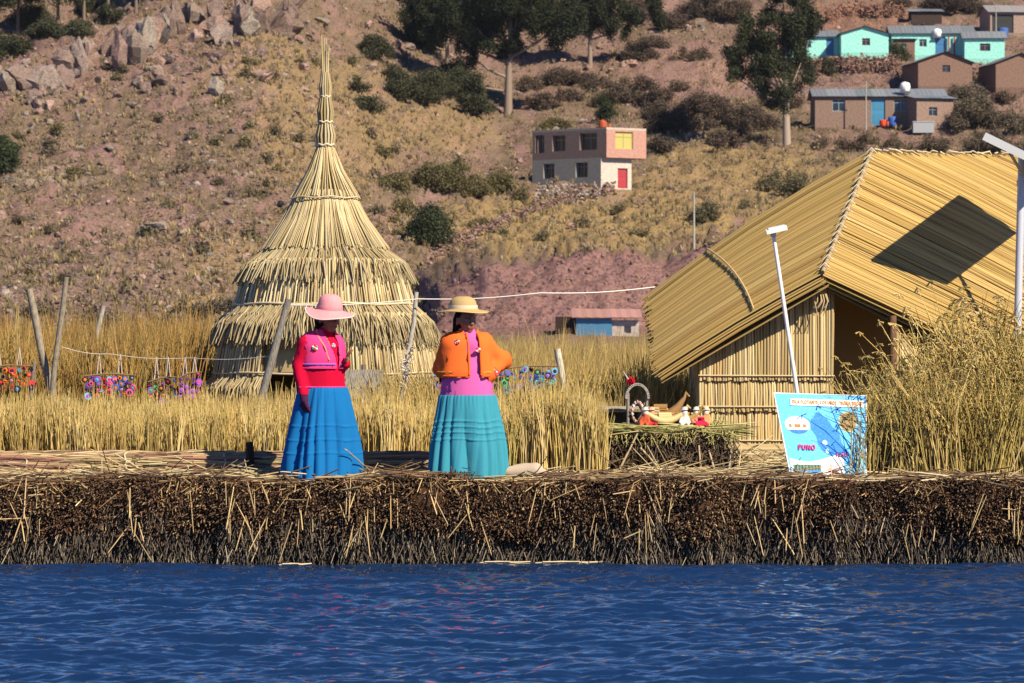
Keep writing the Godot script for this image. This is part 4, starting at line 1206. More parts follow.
# ---------------------------------------------------------------- gabled reed hut
func plane_hit(pl: Plane, px: float, py: float) -> Vector3:
	var c := Vector3(0, CAM_Y, CAM_Z)
	return pl.intersects_ray(c, P(px, py, 1.0) - c)
func build_gable_hut() -> void:
	var A := P(872, 153, 36.5)
	var B := P(822, 276, 34.2)
	var C := P(655, 373, 34.4)
	var D := P(645, 298, 37.0)
	var Fp := P(1110, 420, 36.5)
	var right := Plane(B, Fp, A)
	if right.normal.y < 0: right = -right
	var left := Plane(B, A, C)
	if left.normal.y < 0: left = -left
	var org := Vector3(3.6, TOP, -6.2)
	var root := thing("gabled_hut", "reed hut with broad golden mat roof, tied ridge and dark doorway", "hut", org)
	var ry := func(x: float, z: float) -> float:
		var a := (left.d - left.normal.x * x - left.normal.z * z) / left.normal.y
		var b := (right.d - right.normal.x * x - right.normal.z * z) / right.normal.y
		return minf(a, b)
	var tones := [Color(0.36, 0.24, 0.07), Color(0.41, 0.285, 0.095), Color(0.32, 0.205, 0.06), Color(0.44, 0.315, 0.115), Color(0.27, 0.17, 0.05), Color(0.38, 0.26, 0.08)]
	# left slope
	var mb := MB.new()
	for layer in 3:
		var n := 210
		for i in n:
			var v := (i + rr(0.0, 1.0)) / n
			var s := B.lerp(A, v) + left.normal * 0.02
			var e := C.lerp(D, v)
			var ext := rr(0.97, 1.02)
			var off := left.normal * (-0.05 * layer + rr(-0.008, 0.012))
			var bul := func(u: float) -> Vector3: return s.lerp(e, u) + left.normal * (0.07 * sin(PI * clampf(u, 0, 1)) * (0.4 + 0.6 * v)) + off
			var c := vary(pick(tones), 0.2)
			var r := rr(0.0075, 0.0115)
			mb.tube([bul.call(0.0), bul.call(0.25), bul.call(0.5), bul.call(0.75), bul.call(ext)], [r, r, r, r, r * 0.8], 5, c, vary(c, 0.12))
	for i in mb.v.size(): mb.v[i] -= org
	obj("left_roof_mat", mb.mesh(M.stem), root, "stuff")
	# right slope: stems start along the tied ridge and along the level top edge
	mb = MB.new()
	var E := plane_hit(right, 1130, 158)
	var dir := (Fp - B).normalized()
	for layer in 3:
		for i in 560:
			var v := (i + rng.randf()) / 560.0 * 2.4
			var s := B.lerp(A, v) if v < 1.0 else A.lerp(E, (v - 1.0) / 1.4)
			var len := (6.6 - s.x) / dir.x
			if len < 0.2: continue
			var off := right.normal * (-0.05 * layer + rr(-0.008, 0.012))
			var d2 := (dir + right.normal.cross(dir) * rr(-0.012, 0.012)).normalized()
			var c := vary(pick(tones), 0.2)
			var r := rr(0.0075, 0.0115)
			var pts := []
			var rads := []
			for k in 6:
				pts.append(s + d2 * len * k / 5.0 + off + right.normal * 0.05 * sin(PI * k / 5.0)); rads.append(r)
			mb.tube(pts, rads, 5, c, vary(c, 0.12))
	for i in mb.v.size(): mb.v[i] -= org
	obj("right_roof_mat", mb.mesh(M.stem), root, "stuff")
	# far slopes close the roof behind
	mb = MB.new()
	var back := Color(0.36, 0.26, 0.10)
	var E2 := A.lerp(E, (6.6 - A.x) / (E.x - A.x))
	var dn := -left.normal * 0.13
	mb.quad(B + dn, C + dn, D + dn, A + dn, back)
	mb.quad(B - right.normal * 0.13, A - right.normal * 0.13, E2 - right.normal * 0.13, B + dir * ((6.6 - B.x) / dir.x) - right.normal * 0.13, back)
	for i in mb.v.size(): mb.v[i] -= org
	obj("under_mat", mb.mesh(M.plain), root)
	# ridge rope with white twine, ties and hanging cord
	mb = MB.new()
	var pts := []; var rads := []
	for k in 15:
		pts.append(B.lerp(A, k / 14.0) - org + (left.normal + right.normal).normalized() * (0.045 + 0.01 * sin(k * 2.1))); rads.append(0.022)
	mb.tube(pts, rads, 6, Color(0.32, 0.24, 0.13))
	obj("ridge_rope", mb.mesh(M.stem), root)
	mb = MB.new()
	for k in 16:
		var c: Vector3 = B.lerp(A, (k + 0.5) / 16.0) - org + (left.normal + right.normal).normalized() * 0.07
		mb.tube([c - left.normal.cross(Vector3.UP) * 0.0 + Vector3(-0.05, -0.02, 0.02), c + Vector3(0, 0.03, 0.02), c + Vector3(0.05, -0.02, 0.02)], [0.006, 0.007, 0.006], 5, Color(0.62, 0.55, 0.42))
	obj("twine", mb.mesh(M.stem), root, "stuff")
	mb = MB.new()
	for k in 40:
		var c := A.lerp(E, k / 40.0) - org + right.normal * 0.03
		mb.tube([c + Vector3(rr(-0.05, 0.05), 0.0, 0.0), c + Vector3(rr(-0.02, 0.06), rr(0.0, 0.03), 0.02), c + Vector3(0.08, rr(-0.02, 0.02), 0.0)], [0.008, 0.011, 0.007], 5, vary(Color(0.55, 0.45, 0.28), 0.2))
	obj("ridge_binding", mb.mesh(M.stem), root, "stuff")
	mb = MB.new()
	pts = []; rads = []
	for k in 9:
		var t := k / 8.0
		var v := 1.0 - t
		var u := lerpf(0.39, 0.705, v)
		pts.append(B.lerp(A, v).lerp(C.lerp(D, v), u) + left.normal * (0.04 + 0.07 * sin(PI * u) * (0.4 + 0.6 * v)) - org); rads.append(0.010)
	mb.tube(pts, rads, 5, Color(0.5, 0.38, 0.2))
	obj("roof_cord", mb.mesh(M.stem), root)
	# front wall: tiers of upright stems, the lower edge of each tier standing proud
	var zf := -4.62
	var dd := CAM_Z - zf
	var k := dd / F
	var xl := (698 - 512) * k
	var xd := (834 - 512) * k
	var xe := (892 - 512) * k
	var tiers := [[0.70, 0.97, 0.0], [0.90, 1.28, 0.0], [1.24, 1.60, 0.0], [1.55, 4.0, 0.0]]
	for t in tiers:
		mb = MB.new()
		for layer in 2:
			var x := xl
			while x < 6.2:
				x += rr(0.02, 0.032)
				if x > xd and x < xe: continue
				var top: float = ry.call(x, zf) - 0.14
				var y1: float = minf(t[1], top)
				if y1 < t[0] + 0.05: continue
				var r := rr(0.013, 0.02)
				var c := vary(pick([Color(0.50, 0.39, 0.19), Color(0.56, 0.46, 0.25), Color(0.44, 0.32, 0.14), Color(0.40, 0.29, 0.13)]), 0.2)
				var z0 := zf + 0.04 - layer * 0.03
				mb.tube([Vector3(x + rr(-0.01, 0.01), t[0] + rr(-0.012, 0.012), z0 + 0.012), Vector3(x, (t[0] + y1) / 2, z0 + 0.012 + rr(-0.004, 0.004)), Vector3(x + rr(-0.01, 0.01), y1, z0 - 0.03)], [r, r, r * 0.85], 5, c)
		for i in mb.v.size(): mb.v[i] -= org
		obj("wall_mat", mb.mesh(M.stem), root, "stuff")
		if t[0] > 0.8:
			mb = MB.new()
			mb.tube([Vector3(xl, t[0] + 0.05, zf + 0.075) - org, Vector3(xd, t[0] + 0.045, zf + 0.075) - org], [0.008, 0.008], 5, Color(0.5, 0.42, 0.26))
			obj("binding", mb.mesh(M.stem), root)
	mb = MB.new()
	var dim := Color(0.44, 0.33, 0.16)
	var zi := zf - 0.06
	for q in [[xl, xd], [xe, 6.2]]:
		var nseg := 8
		for i in nseg:
			var xa: float = lerpf(q[0], q[1], float(i) / nseg)
			var xb: float = lerpf(q[0], q[1], (i + 1.0) / nseg)
			mb.quad(Vector3(xa, TOP - 0.1, zi), Vector3(xb, TOP - 0.1, zi), Vector3(xb, ry.call(xb, zi) - 0.1, zi), Vector3(xa, ry.call(xa, zi) - 0.1, zi), dim)
	var zb := -6.4
	for i in 12:
		var xa := lerpf(xl, 6.2, i / 12.0)
		var xb := lerpf(xl, 6.2, (i + 1.0) / 12.0)
		mb.quad(Vector3(xa, TOP - 0.1, zb), Vector3(xb, TOP - 0.1, zb), Vector3(xb, ry.call(xb, zb) - 0.12, zb), Vector3(xa, ry.call(xa, zb) - 0.12, zb), dim)
	for i in 5:
		var za := lerpf(zi, zb, i / 5.0)
		var zc := lerpf(zi, zb, (i + 1.0) / 5.0)
		mb.quad(Vector3(xl, TOP - 0.1, zc), Vector3(xl, TOP - 0.1, za), Vector3(xl, ry.call(xl, za) - 0.12, za), Vector3(xl, ry.call(xl, zc) - 0.12, zc), dim)
		mb.quad(Vector3(6.2, TOP - 0.1, za), Vector3(6.2, TOP - 0.1, zc), Vector3(6.2, ry.call(6.2, zc) - 0.12, zc), Vector3(6.2, ry.call(6.2, za) - 0.12, za), dim)
	for i in mb.v.size(): mb.v[i] -= org
	obj("inner_wall", mb.mesh(M.plain), root)
	mb = MB.new()
	mb.tube([Vector3(xe + 0.02, TOP - 0.1, zf + 0.06) - org, Vector3(xe, 2.2, zf + 0.04) - org], [0.045, 0.04], 7, Color(0.2, 0.11, 0.07))
	obj("door_post", mb.mesh(M.wood), root)
	mb = MB.new()      # thick roll along the wall's foot
	for i in 34:
		var a := TAU * i / 34.0
		var o := Vector3(0, sin(a) * 0.05, cos(a) * 0.05)
		mb.tube([Vector3(xl - 0.03, 0.86, zf + 0.13) + o - org, Vector3((xl + xd) / 2, 0.85, zf + 0.15) + o * 1.1 - org, Vector3(xd + 0.02, 0.86, zf + 0.13) + o - org], [0.012, 0.013, 0.011], 5, straw(0.2))
	obj("foot_roll", mb.mesh(M.stem), root, "stuff")
	# tassels of cord at the gable's peak
	mb = MB.new()
	for i in 7:
		var s3 := P(816 + i * 1.5, 296, 34.4) - org
		mb.tube([s3 + Vector3(0, 0.06, 0), s3 + Vector3(rr(-0.04, 0.04), -0.05, 0.02), s3 + Vector3(rr(-0.1, 0.05), -0.2, 0.0)], [0.006, 0.008, 0.004], 4, Color(0.48, 0.36, 0.2))
	obj("cord_tassel", mb.mesh(M.stem), root)

# ---------------------------------------------------------------- posts, ropes and hanging textiles
func post(label: String, px0: float, py0: float, px1: float, py1: float, d: float, r: float, col: Color, group := "") -> Node3D:
	# from the top through (px1, py1) down to the ground
	var a := P(px0, py0, d)
	var b := P(px1, py1, d)
	var foot := a + (b - a) * ((a.y - TOP + 0.15) / (a.y - b.y))
	var mb := MB.new()
	var pts := []; var rads := []
	for k in 7:
		var t := k / 6.0
		pts.append((a.lerp(foot, t) - foot) + Vector3(nz2.get_noise_2d(px0 * 3, k * 40.0), 0, nz2.get_noise_2d(px0 * 7, k * 40.0)) * 0.03); rads.append(r * (0.8 + 0.3 * t) * rr(0.9, 1.1))
	mb.tube(pts, rads, 8, col)
	var o := thing("post", label, "post", foot)
	obj("shaft", mb.mesh(M.wood), o)
	return o
func line(called: String, label: String, pts0: Array, r: float, col: Color) -> void:
	var mb := MB.new()
	var o0: Vector3 = pts0[0]
	var pts := []; var rads := []
	for i in pts0.size() - 1:
		for k in 8:
			var t := k / 8.0
			pts.append(pts0[i].lerp(pts0[i + 1], t) - o0 - Vector3(0, sin(PI * t) * 0.025, 0)); rads.append(r)
	pts.append(pts0[-1] - o0); rads.append(r)
	mb.tube(pts, rads, 5, col)
	var o := obj(called, mb.mesh(M.stem)); o.position = o0
	tag(o, label, "rope")
func mobile(label: String, px0: float, py0: float, px1: float, py1: float, drop: float, d: float, cols: Array, hang_row: float) -> void:
	var a := P(px0, py0, d); var b := P(px1, py1, d)
	var root := thing("textile_mobile", label, "textile mobile", a)
	var mb := MB.new()
	var w := b - a
	mb.tube([Vector3.ZERO, w * 0.5 + Vector3(0, 0.02, 0), w], [0.009, 0.011, 0.008], 6, Color(0.2, 0.13, 0.06))
	obj("stick", mb.mesh(M.stem), root)
	if hang_row > 0.0:
		for t in [0.3, 0.72]:
			mb = MB.new()
			var q : Vector3 = w * t
			var up: float = P(0, hang_row, d).y - (a.y + q.y)
			mb.tube([q + Vector3(-0.025, 0, 0), q + Vector3(0, up, -0.02)], [0.005, 0.004], 4, Color(0.5, 0.42, 0.4))
			mb.tube([q + Vector3(0.025, 0, 0), q + Vector3(0, up, -0.02)], [0.005, 0.004], 4, Color(0.5, 0.42, 0.4))
			obj("hanger", mb.mesh(M.stem), root)
	var n := maxi(4, int((px1 - px0) / 5.5))
	for i in n:
		var p := w * ((i + 0.5) / n)
		var len := drop * rr(0.75, 1.1)
		mb = MB.new()
		mb.tube([p, p + Vector3(0, -len, 0.01)], [0.004, 0.003], 4, Color(0.15, 0.1, 0.08))
		obj("string", mb.mesh(M.stem), root)
		var m := 4
		for j in m:
			var c: Vector3 = p + Vector3(rr(-0.02, 0.02), -len * (j + 0.6 + rr(-0.3, 0.3)) / m, 0.012 + rr(-0.02, 0.02))
			var s := rr(0.02, 0.042)
			mb = MB.new()
			var c1: Color = pick(cols); var c2: Color = pick(cols)
			if rng.randf() < 0.6:      # embroidered disc: ring and centre
				var bs := Basis.from_euler(Vector3(PI / 2 + rr(-0.3, 0.3), rr(-0.5, 0.5), 0))
				lathe(mb, [Vector2(0.001, -0.006), Vector2(s, -0.006), Vector2(s * 1.05, 0.004), Vector2(s * 0.85, 0.013), Vector2(s * 0.55, 0.008)], 14, c, c1, bs)
				lathe(mb, [Vector2(s * 0.55, 0.009), Vector2(s * 0.3, 0.012), Vector2(0.001, 0.016)], 14, c, c2, bs)
				obj("embroidered_disc", mb.mesh(M.cloth), root)
			else:
				for t2 in 34:
					var u := Vector3(rng.randfn(), rng.randfn(), rng.randfn()).normalized()
					mb.tube([c, c + u * s * rr(0.6, 0.85)], [0.006, 0.004], 3, vary(c1, 0.25))
				obj("pompom", mb.mesh(M.cloth), root)
func build_fence_and_mobiles() -> void:
	var grey := Color(0.34, 0.29, 0.22)
	var d := 36.5
	post("thick grey post leaning left, half of a crossed pair", 28, 289, 51, 393, d, 0.045, grey)
	var p2 := post("thin grey post leaning right, half of a crossed pair", 66, 277, 52, 393, d - 0.15, 0.035, Color(0.30, 0.26, 0.2))
	post("grey post leaning beside the woman in the pink hat", 289, 299, 262, 398, 35.6, 0.045, Color(0.27, 0.25, 0.22))
	var p4 := post("pale peeling post wrapped with frayed cord", 418, 292, 403, 390, 35.8, 0.03, Color(0.5, 0.46, 0.4))
	var mb := MB.new()
	for i in 60:
		var y := rr(0.75, 1.15)
		var o := P(418, 292, 35.8).lerp(P(403, 390, 35.8), 1.0 - (y - 0.5) / 0.95)
		o = Vector3((1.0 - y / 1.6) * 0.0, 0, 0) + p4.position.lerp(P(418, 292, 35.8), y / 1.6) - p4.position
		mb.tube([o, o + Vector3(rr(-0.08, 0.08), rr(-0.06, 0.06), rr(0.0, 0.06))], [0.008, 0.004], 4, vary(Color(0.5, 0.44, 0.36), 0.3))
	obj("frayed_cord", mb.mesh(M.stem), p4)
	post("short whitewashed post at the end of the embroidered discs", 558, 349, 566, 396, 36.0, 0.042, Color(0.62, 0.57, 0.47))
	post("little grey stake behind the orange textiles", 34, 362, 32, 398, 37.0, 0.03, Color(0.22, 0.18, 0.15))
	post("broken silvery branch rising among the rust reeds", 104, 306, 95, 338, 40.0, 0.035, Color(0.45, 0.41, 0.36))
	line("rope", "thin cord sagging from the crossed posts to the leaning post", [P(62, 347, d), P(110, 354, d), P(190, 358, 36.3), P(272, 356, 35.6)], 0.004, Color(0.55, 0.5, 0.42))
	line("rope", "pale cord strung high from the cone's posts to the hut's eave", [P(286, 305, 35.6), P(418, 299, 35.7), P(540, 293, 35.6), P(655, 287, 36.0)], 0.006, Color(0.72, 0.68, 0.62))
	var red := Color(0.5, 0.04, 0.05); var org := Color(0.65, 0.16, 0.03); var pnk := Color(0.55, 0.07, 0.22); var pur := Color(0.2, 0.07, 0.35); var blu := Color(0.05, 0.13, 0.4); var sky := Color(0.12, 0.35, 0.55); var grn := Color(0.06, 0.35, 0.14); var blk := Color(0.03, 0.025, 0.035); var yel := Color(0.6, 0.42, 0.05)
	mobile("orange and red pompom mobile hanging beyond the crossed posts", -16, 368, 33, 366, 0.27, d, [org, red, blk, sky, red, org, blk, red], 348)
	mobile("mixed orange, blue and pink disc mobile under the sagging cord", 84, 376, 134, 375, 0.26, d, [org, pur, sky, red, blk, pnk, blu, blk, pur, blk], 354)
	mobile("purple, green and orange disc mobile tilted under the sagging cord", 148, 382, 176, 377, 0.28, d, [org, blk, blu, red, grn, pur, blk, blk], 357)
	mobile("lilac net mobile beside the purple and green one", 178, 378, 201, 372, 0.27, d + 0.05, [pur, Color(0.4, 0.12, 0.4), pnk, Color(0.3, 0.1, 0.4)], 357)
	mobile("dark mobile with green and lilac discs beside the white post", 494, 370, 557, 366, 0.30, 35.6, [blk, sky, grn, Color(0.25, 0.16, 0.5), pur, blk, blu], -1.0)
	mobile("small dark mobile peeping out between cone and orange jacket", 432, 372, 448, 372, 0.26, 36.0, [blk, sky, blu, pur], -1.0)

# ---------------------------------------------------------------- craft stall
func build_stall() -> void:
	# reed roll along the women's path
	var roll := thing("reed_roll", "long thick roll of bound reeds lying behind the women", "reed roll", Vector3(-2.2, TOP + 0.06, -1.32))
	var mb := MB.new()
	for i in 90:
		var a := rr(0, TAU)
		var q := 0.10 * sqrt(rr(0.6, 1.0))
		var x0 := rr(-2.6, 1.2)
		var l := rr(0.7, 1.6)
		var o := Vector3(0, sin(a) * q, cos(a) * q)
		mb.tube([Vector3(x0, 0, 0) + o, Vector3(x0 + l * 0.5, rr(-0.004, 0.012), 0) + o * 1.03, Vector3(minf(x0 + l, 1.75), 0, 0) + o], [0.011, 0.012, 0.01], 5, straw(0.2))
	for i in 900:
		var a := rr(0, TAU)
		var o := Vector3(0, sin(a), cos(a)) * rr(0.095, 0.118)
		var x0 := rr(-2.8, 1.5)
		var l := rr(0.12, 0.5)
		mb.tube([Vector3(x0, 0, 0) + o, Vector3(minf(x0 + l, 1.8), rr(-0.02, 0.03), rr(-0.02, 0.03)) + o], [0.006, 0.005], 4, straw(0.35) if rng.randf() < 0.6 else vary(Color(0.24, 0.13, 0.085), 0.4))
	for i in 46:
		var a := TAU * i / 46.0
		var o := Vector3(0, sin(a) * 0.095, cos(a) * 0.095)
		var c := pick([Color(0.27, 0.15, 0.095), Color(0.32, 0.22, 0.12), Color(0.36, 0.27, 0.14), Color(0.24, 0.12, 0.085)]) as Color
		var rp := []; var rq := []
		for j in 13:
			rp.append(Vector3(-2.7 + 4.42 * j / 12.0, 0.012 * sin(j * 1.9), 0.02 * sin(j * 1.3)) + o * rr(0.82, 1.2)); rq.append(rr(0.008, 0.014))
		mb.tube(rp, rq, 5, vary(c, 0.35))
	obj("stems", mb.mesh(M.stem), roll, "stuff")
	for x in [-2.2, -1.3, -0.4, 0.5, 1.3]:
		mb = MB.new()
		var pts := []; var rads := []
		for k in 21:
			pts.append(Vector3(x + 0.012 * sin(k * 1.7), sin(TAU * k / 20.0) * 0.118, cos(TAU * k / 20.0) * 0.118)); rads.append(0.009)
		mb.tube(pts, rads, 5, Color(0.5, 0.42, 0.28)); obj("binding", mb.mesh(M.stem), roll)
	var stub := MB.new()
	stub.tube([Vector3(0, 0, 0), Vector3(0.005, 0.14, 0), Vector3(0.0, 0.27, 0.01)], [0.04, 0.036, 0.034], 8, Color(0.06, 0.045, 0.035))
	var so := obj("mooring_stub", stub.mesh(M.wood)); so.position = Vector3(-2.37, TOP, -1.16); tag(so, "short dark mooring stub before the reed roll", "stub")
	# pale sack
	mb = MB.new()
	var bo := Bones.new(); bo.k = 0.06
	bo.add(Vector3(-0.14, 0.05, 0), Vector3(0.1, 0.06, 0.02), 0.055, 0.07); bo.add(Vector3(0.1, 0.05, 0), Vector3(0.2, 0.03, 0), 0.05, 0.03)
	sdf_add(mb, bo, 0.014, func(_p): return Color(0.42, 0.34, 0.26), null, 0.02, 3.0)
	var sk := obj("cloth_sack", mb.mesh(M.cloth)); sk.position = P(524, 478, 30.45); tag(sk, "pale crumpled cloth sack lying beside the turquoise skirt", "sack")
	# the stall: a heap of dark reed turf under a green straw cover
	var st := thing("craft_stall", "low stall of dark reed turf covered with greenish straw", "stall", Vector3(1.41, TOP, -1.5))
	mb = MB.new()
	bo = Bones.new(); bo.k = 0.12
	bo.add(Vector3(-0.36, 0.15, 0), Vector3(0.36, 0.15, 0), 0.2, 0.2); bo.add(Vector3(-0.38, 0.05, 0.08), Vector3(0.42, 0.05, 0.08), 0.17, 0.17)
	bo.add(Vector3(-0.38, 0.22, -0.12), Vector3(0.38, 0.22, -0.12), 0.15, 0.15)
	sdf_add(mb, bo, 0.03, func(_p): return vary(Color(0.05, 0.034, 0.022), 0.3), null, 0.06, 2.0)
	obj("turf_block", mb.mesh(M.earth), st)
	var s1 := MB.new(); s1.tube([Vector3.ZERO, Vector3(0.02, 0.5, 0.03), Vector3(0, 1, 0)], [0.9, 1.0, 0.5], 5, Color.WHITE)
	var stem := s1.mesh(M.stem)
	var xf := []; var cl := []
	for i in 900:
		var p := Vector3(rr(-0.58, 0.62), rr(0.0, 0.34), 0.24 + rr(-0.06, 0.03))
		xf.append(Transform3D(turned(Vector3(rr(-0.5, 0.5), rr(-1, 0.3), rr(0, 0.4)), rr(0, TAU)).scaled_local(Vector3(0.005, rr(0.05, 0.16), 0.005)), p)); cl.append(vary(Color(0.09, 0.06, 0.035), 0.5))
	multi("turf_fibres", stem, xf, cl, st, "stuff")
	xf = []; cl = []
	for i in 520:
		var p := Vector3(rr(-0.62, 0.45), rr(0.36, 0.42), rr(-0.25, 0.27))
		xf.append(Transform3D(turned(Vector3(pick([-1, 1]), rr(-0.22, 0.1), rr(-0.5, 0.5)), rr(0, TAU)).scaled_local(Vector3(0.006, rr(0.15, 0.5), 0.006)), p))
		cl.append(vary(pick([Color(0.28, 0.27, 0.08), Color(0.40, 0.34, 0.13), Color(0.2, 0.21, 0.06), Color(0.46, 0.38, 0.18)]), 0.25))
	for i in 160:
		var p := Vector3(rr(-0.62, 0.62), rr(0.34, 0.4), 0.24)
		xf.append(Transform3D(turned(Vector3(rr(-0.5, 0.5), rr(-1, -0.1), rr(0.1, 0.5)), rr(0, TAU)).scaled_local(Vector3(0.005, rr(0.06, 0.16), 0.005)), p)); cl.append(vary(Color(0.32, 0.28, 0.1), 0.3))
	for i in 40:
		xf.append(Transform3D(turned(Vector3(rr(-0.8, 0.8), rr(0.2, 1), rr(-0.2, 0.5)), rr(0, TAU)).scaled_local(Vector3(0.005, rr(0.1, 0.26), 0.005)), Vector3(rr(0.3, 0.62), rr(0.28, 0.38), 0.12))); cl.append(vary(Color(0.34, 0.33, 0.12), 0.3))
	multi("straw_cover", stem, xf, cl, st, "stuff")
	for q in [[-0.45, 0.0, 0.32, -0.27, 0.36], [-0.25, 0.22, 0.3, -0.05, 0.0], [0.3, 0.0, 0.3, 0.28, 0.24], [0.42, 0.02, 0.3, 0.37, 0.2], [0.55, 0.0, 0.3, 0.57, 0.16]]:
		mb = MB.new(); mb.tube([Vector3(q[0], q[1], q[2]), Vector3(q[3], q[4], q[2] - 0.02)], [0.011, 0.009], 6, Color(0.42, 0.32, 0.2)); obj("prop_stick", mb.mesh(M.stem), st)
	# grey box behind
	var bx := thing("plank_box", "grey plank box with dark open front behind the stall", "box", P(621, 436, 31.9) + Vector3(0, -0.05, 0))
	for k in 3:
		mb = MB.new(); mb.box(Vector3(0, 0.30, 0.1 - 0.1 * k), Vector3(0.42, 0.025, 0.095), vary(Color(0.34, 0.29, 0.22), 0.15), Basis.from_euler(Vector3(0.25, 0, 0))); obj("plank", mb.mesh(M.wood), bx)
	mb = MB.new(); mb.box(Vector3(-0.17, 0.12, -0.02), Vector3(0.03, 0.3, 0.22), Color(0.32, 0.27, 0.21)); mb.box(Vector3(0.17, 0.12, -0.02), Vector3(0.03, 0.3, 0.22), Color(0.32, 0.27, 0.21)); mb.box(Vector3(0, 0.12, -0.12), Vector3(0.34, 0.3, 0.02), Color(0.32, 0.27, 0.21)); obj("side", mb.mesh(M.wood), bx)
	# crafts on the stall
	var top := TOP + 0.41
	var z := -1.5
	var k2 := (CAM_Z - z) / F
	var tw := thing("miniature_tower", "grey miniature reed watchtower with a red pompom on top", "souvenir", Vector3((637 - 512) * k2, top, z + 0.05))
	var gry := Color(0.3, 0.28, 0.25)
	for x in [-0.085, 0.085]:
		mb = MB.new(); mb.tube([Vector3(x, 0, 0.05), Vector3(x, 0.3, 0.05)], [0.014, 0.013], 6, gry); obj("leg", mb.mesh(M.wood), tw)
		mb = MB.new(); mb.tube([Vector3(x, 0, -0.08), Vector3(x, 0.3, -0.08)], [0.014, 0.013], 6, gry); obj("leg", mb.mesh(M.wood), tw)
	mb = MB.new()
	for i in 22:
		var a := PI * i / 21.0
		mb.tube([Vector3(cos(a) * 0.1, 0.26 + sin(a) * 0.12, 0.09), Vector3(cos(a) * 0.1, 0.26 + sin(a) * 0.12, -0.12)], [0.013, 0.013], 5, vary(Color(0.33, 0.3, 0.26), 0.2))
	obj("roof", mb.mesh(M.stem), tw)
	mb = MB.new()
	for i in 80:
		var u := Vector3(rng.randfn(), rng.randfn(), rng.randfn()).normalized()
		mb.tube([Vector3(-0.06, 0.41, 0.05), Vector3(-0.06, 0.41, 0.05) + u * 0.042], [0.007, 0.005], 3, vary(Color(0.5, 0.02, 0.04), 0.2))
	mb.tube([Vector3(-0.08, 0.42, 0.05), Vector3(-0.13, 0.5, 0.05)], [0.008, 0.003], 4, Color(0.4, 0.42, 0.4))
	obj("pompom", mb.mesh(M.cloth), tw)
	var garl := MB.new()
	for i in 14:
		var a := TAU * i / 14.0
		lathe(garl, [Vector2(0.001, -0.02), Vector2(0.02, 0), Vector2(0.001, 0.02)], 7, Vector3(sin(a) * 0.05, 0.13 + cos(a) * 0.09, 0.07), vary(pick([Color(0.55, 0.5, 0.46), Color(0.4, 0.25, 0.2), Color(0.5, 0.4, 0.38)]), 0.2))
	obj("shell_garland", garl.mesh(M.plain), tw)
	for q in [[664, 0.0, 0.2, "pale"], [684, -0.12, 0.17, "golden"], [661, -0.2, 0.22, "brown"]]:
		var l: float = q[2]
		var bt := thing("miniature_boat", {"pale": "pale miniature reed boat at the front of the stall", "golden": "small golden reed boat beside the cloth dolls", "brown": "taller brown reed boat behind the pale one"}[q[3]], "souvenir", Vector3((q[0] - 512) * k2, top + 0.01, z + 0.12 + q[1]), rr(-0.4, 0.4))
		var bc: Color = {"pale": Color(0.5, 0.4, 0.18), "golden": Color(0.46, 0.3, 0.09), "brown": Color(0.3, 0.17, 0.06)}[q[3]]
		var sc := 1.0 if q[3] != "brown" else 1.7
		for s in [-1, 1]:
			mb = MB.new()
			var pts := []; var rads := []
			for j in 9:
				var t := j / 4.0 - 1.0
				pts.append(Vector3(t * l, (0.035 + 0.11 * t * t) * sc, s * 0.03 * (1.0 - t * t))); rads.append(0.034 * sc * (1.05 - 0.75 * t * t))
			mb.tube(pts, rads, 8, bc); obj("hull_bundle", mb.mesh(M.stem), bt)
		mb = MB.new()
		for j in 12:
			var an := PI * j / 11.0
			mb.tube([Vector3(-0.06, 0.05 * sc + sin(an) * 0.055 * sc, cos(an) * 0.04), Vector3(0.06, 0.05 * sc + sin(an) * 0.055 * sc, cos(an) * 0.04)], [0.011, 0.011], 5, vary(bc, 0.25))
		obj("cabin", mb.mesh(M.stem), bt)
		mb = MB.new(); mb.tube([Vector3(l * 0.97, 0.14 * sc, 0), Vector3(l * 1.08, 0.17 * sc, 0), Vector3(l * 1.2, 0.15 * sc, 0)], [0.018, 0.022, 0.008], 7, vary(bc, 0.2)); obj("prow_head", mb.mesh(M.stem), bt)
	for q in [[668, 0.0, 0.062, 0.105, Color(0.30, 0.17, 0.06), "round brown woven basket on the stall"], [678, -0.1, 0.05, 0.14, Color(0.36, 0.23, 0.09), "tall tan woven basket behind the reed boats"], [654, -0.05, 0.045, 0.15, Color(0.42, 0.3, 0.17), "slim straw bundle standing beside the miniature tower"], [690, -0.16, 0.055, 0.10, Color(0.42, 0.36, 0.2), "pale straw basket behind the cloth dolls"]]:
		var bk := thing("woven_basket", q[5], "basket", Vector3((q[0] - 512) * k2, top, z + q[1]))
		for j in 7:
			mb = MB.new()
			var yy: float = q[3] * j / 6.0
			var rad: float = q[2] * (0.75 + 0.35 * sin(PI * (j + 0.6) / 7.6))
			var rp := []; var rq := []
			for i in 17:
				rp.append(Vector3(sin(TAU * i / 16.0) * rad, yy + 0.008 + 0.002 * sin(i * 2.4), cos(TAU * i / 16.0) * rad)); rq.append(q[3] / 11.0)
			mb.tube(rp, rq, 5, vary(q[4], 0.2)); obj("coil", mb.mesh(M.stem), bk)
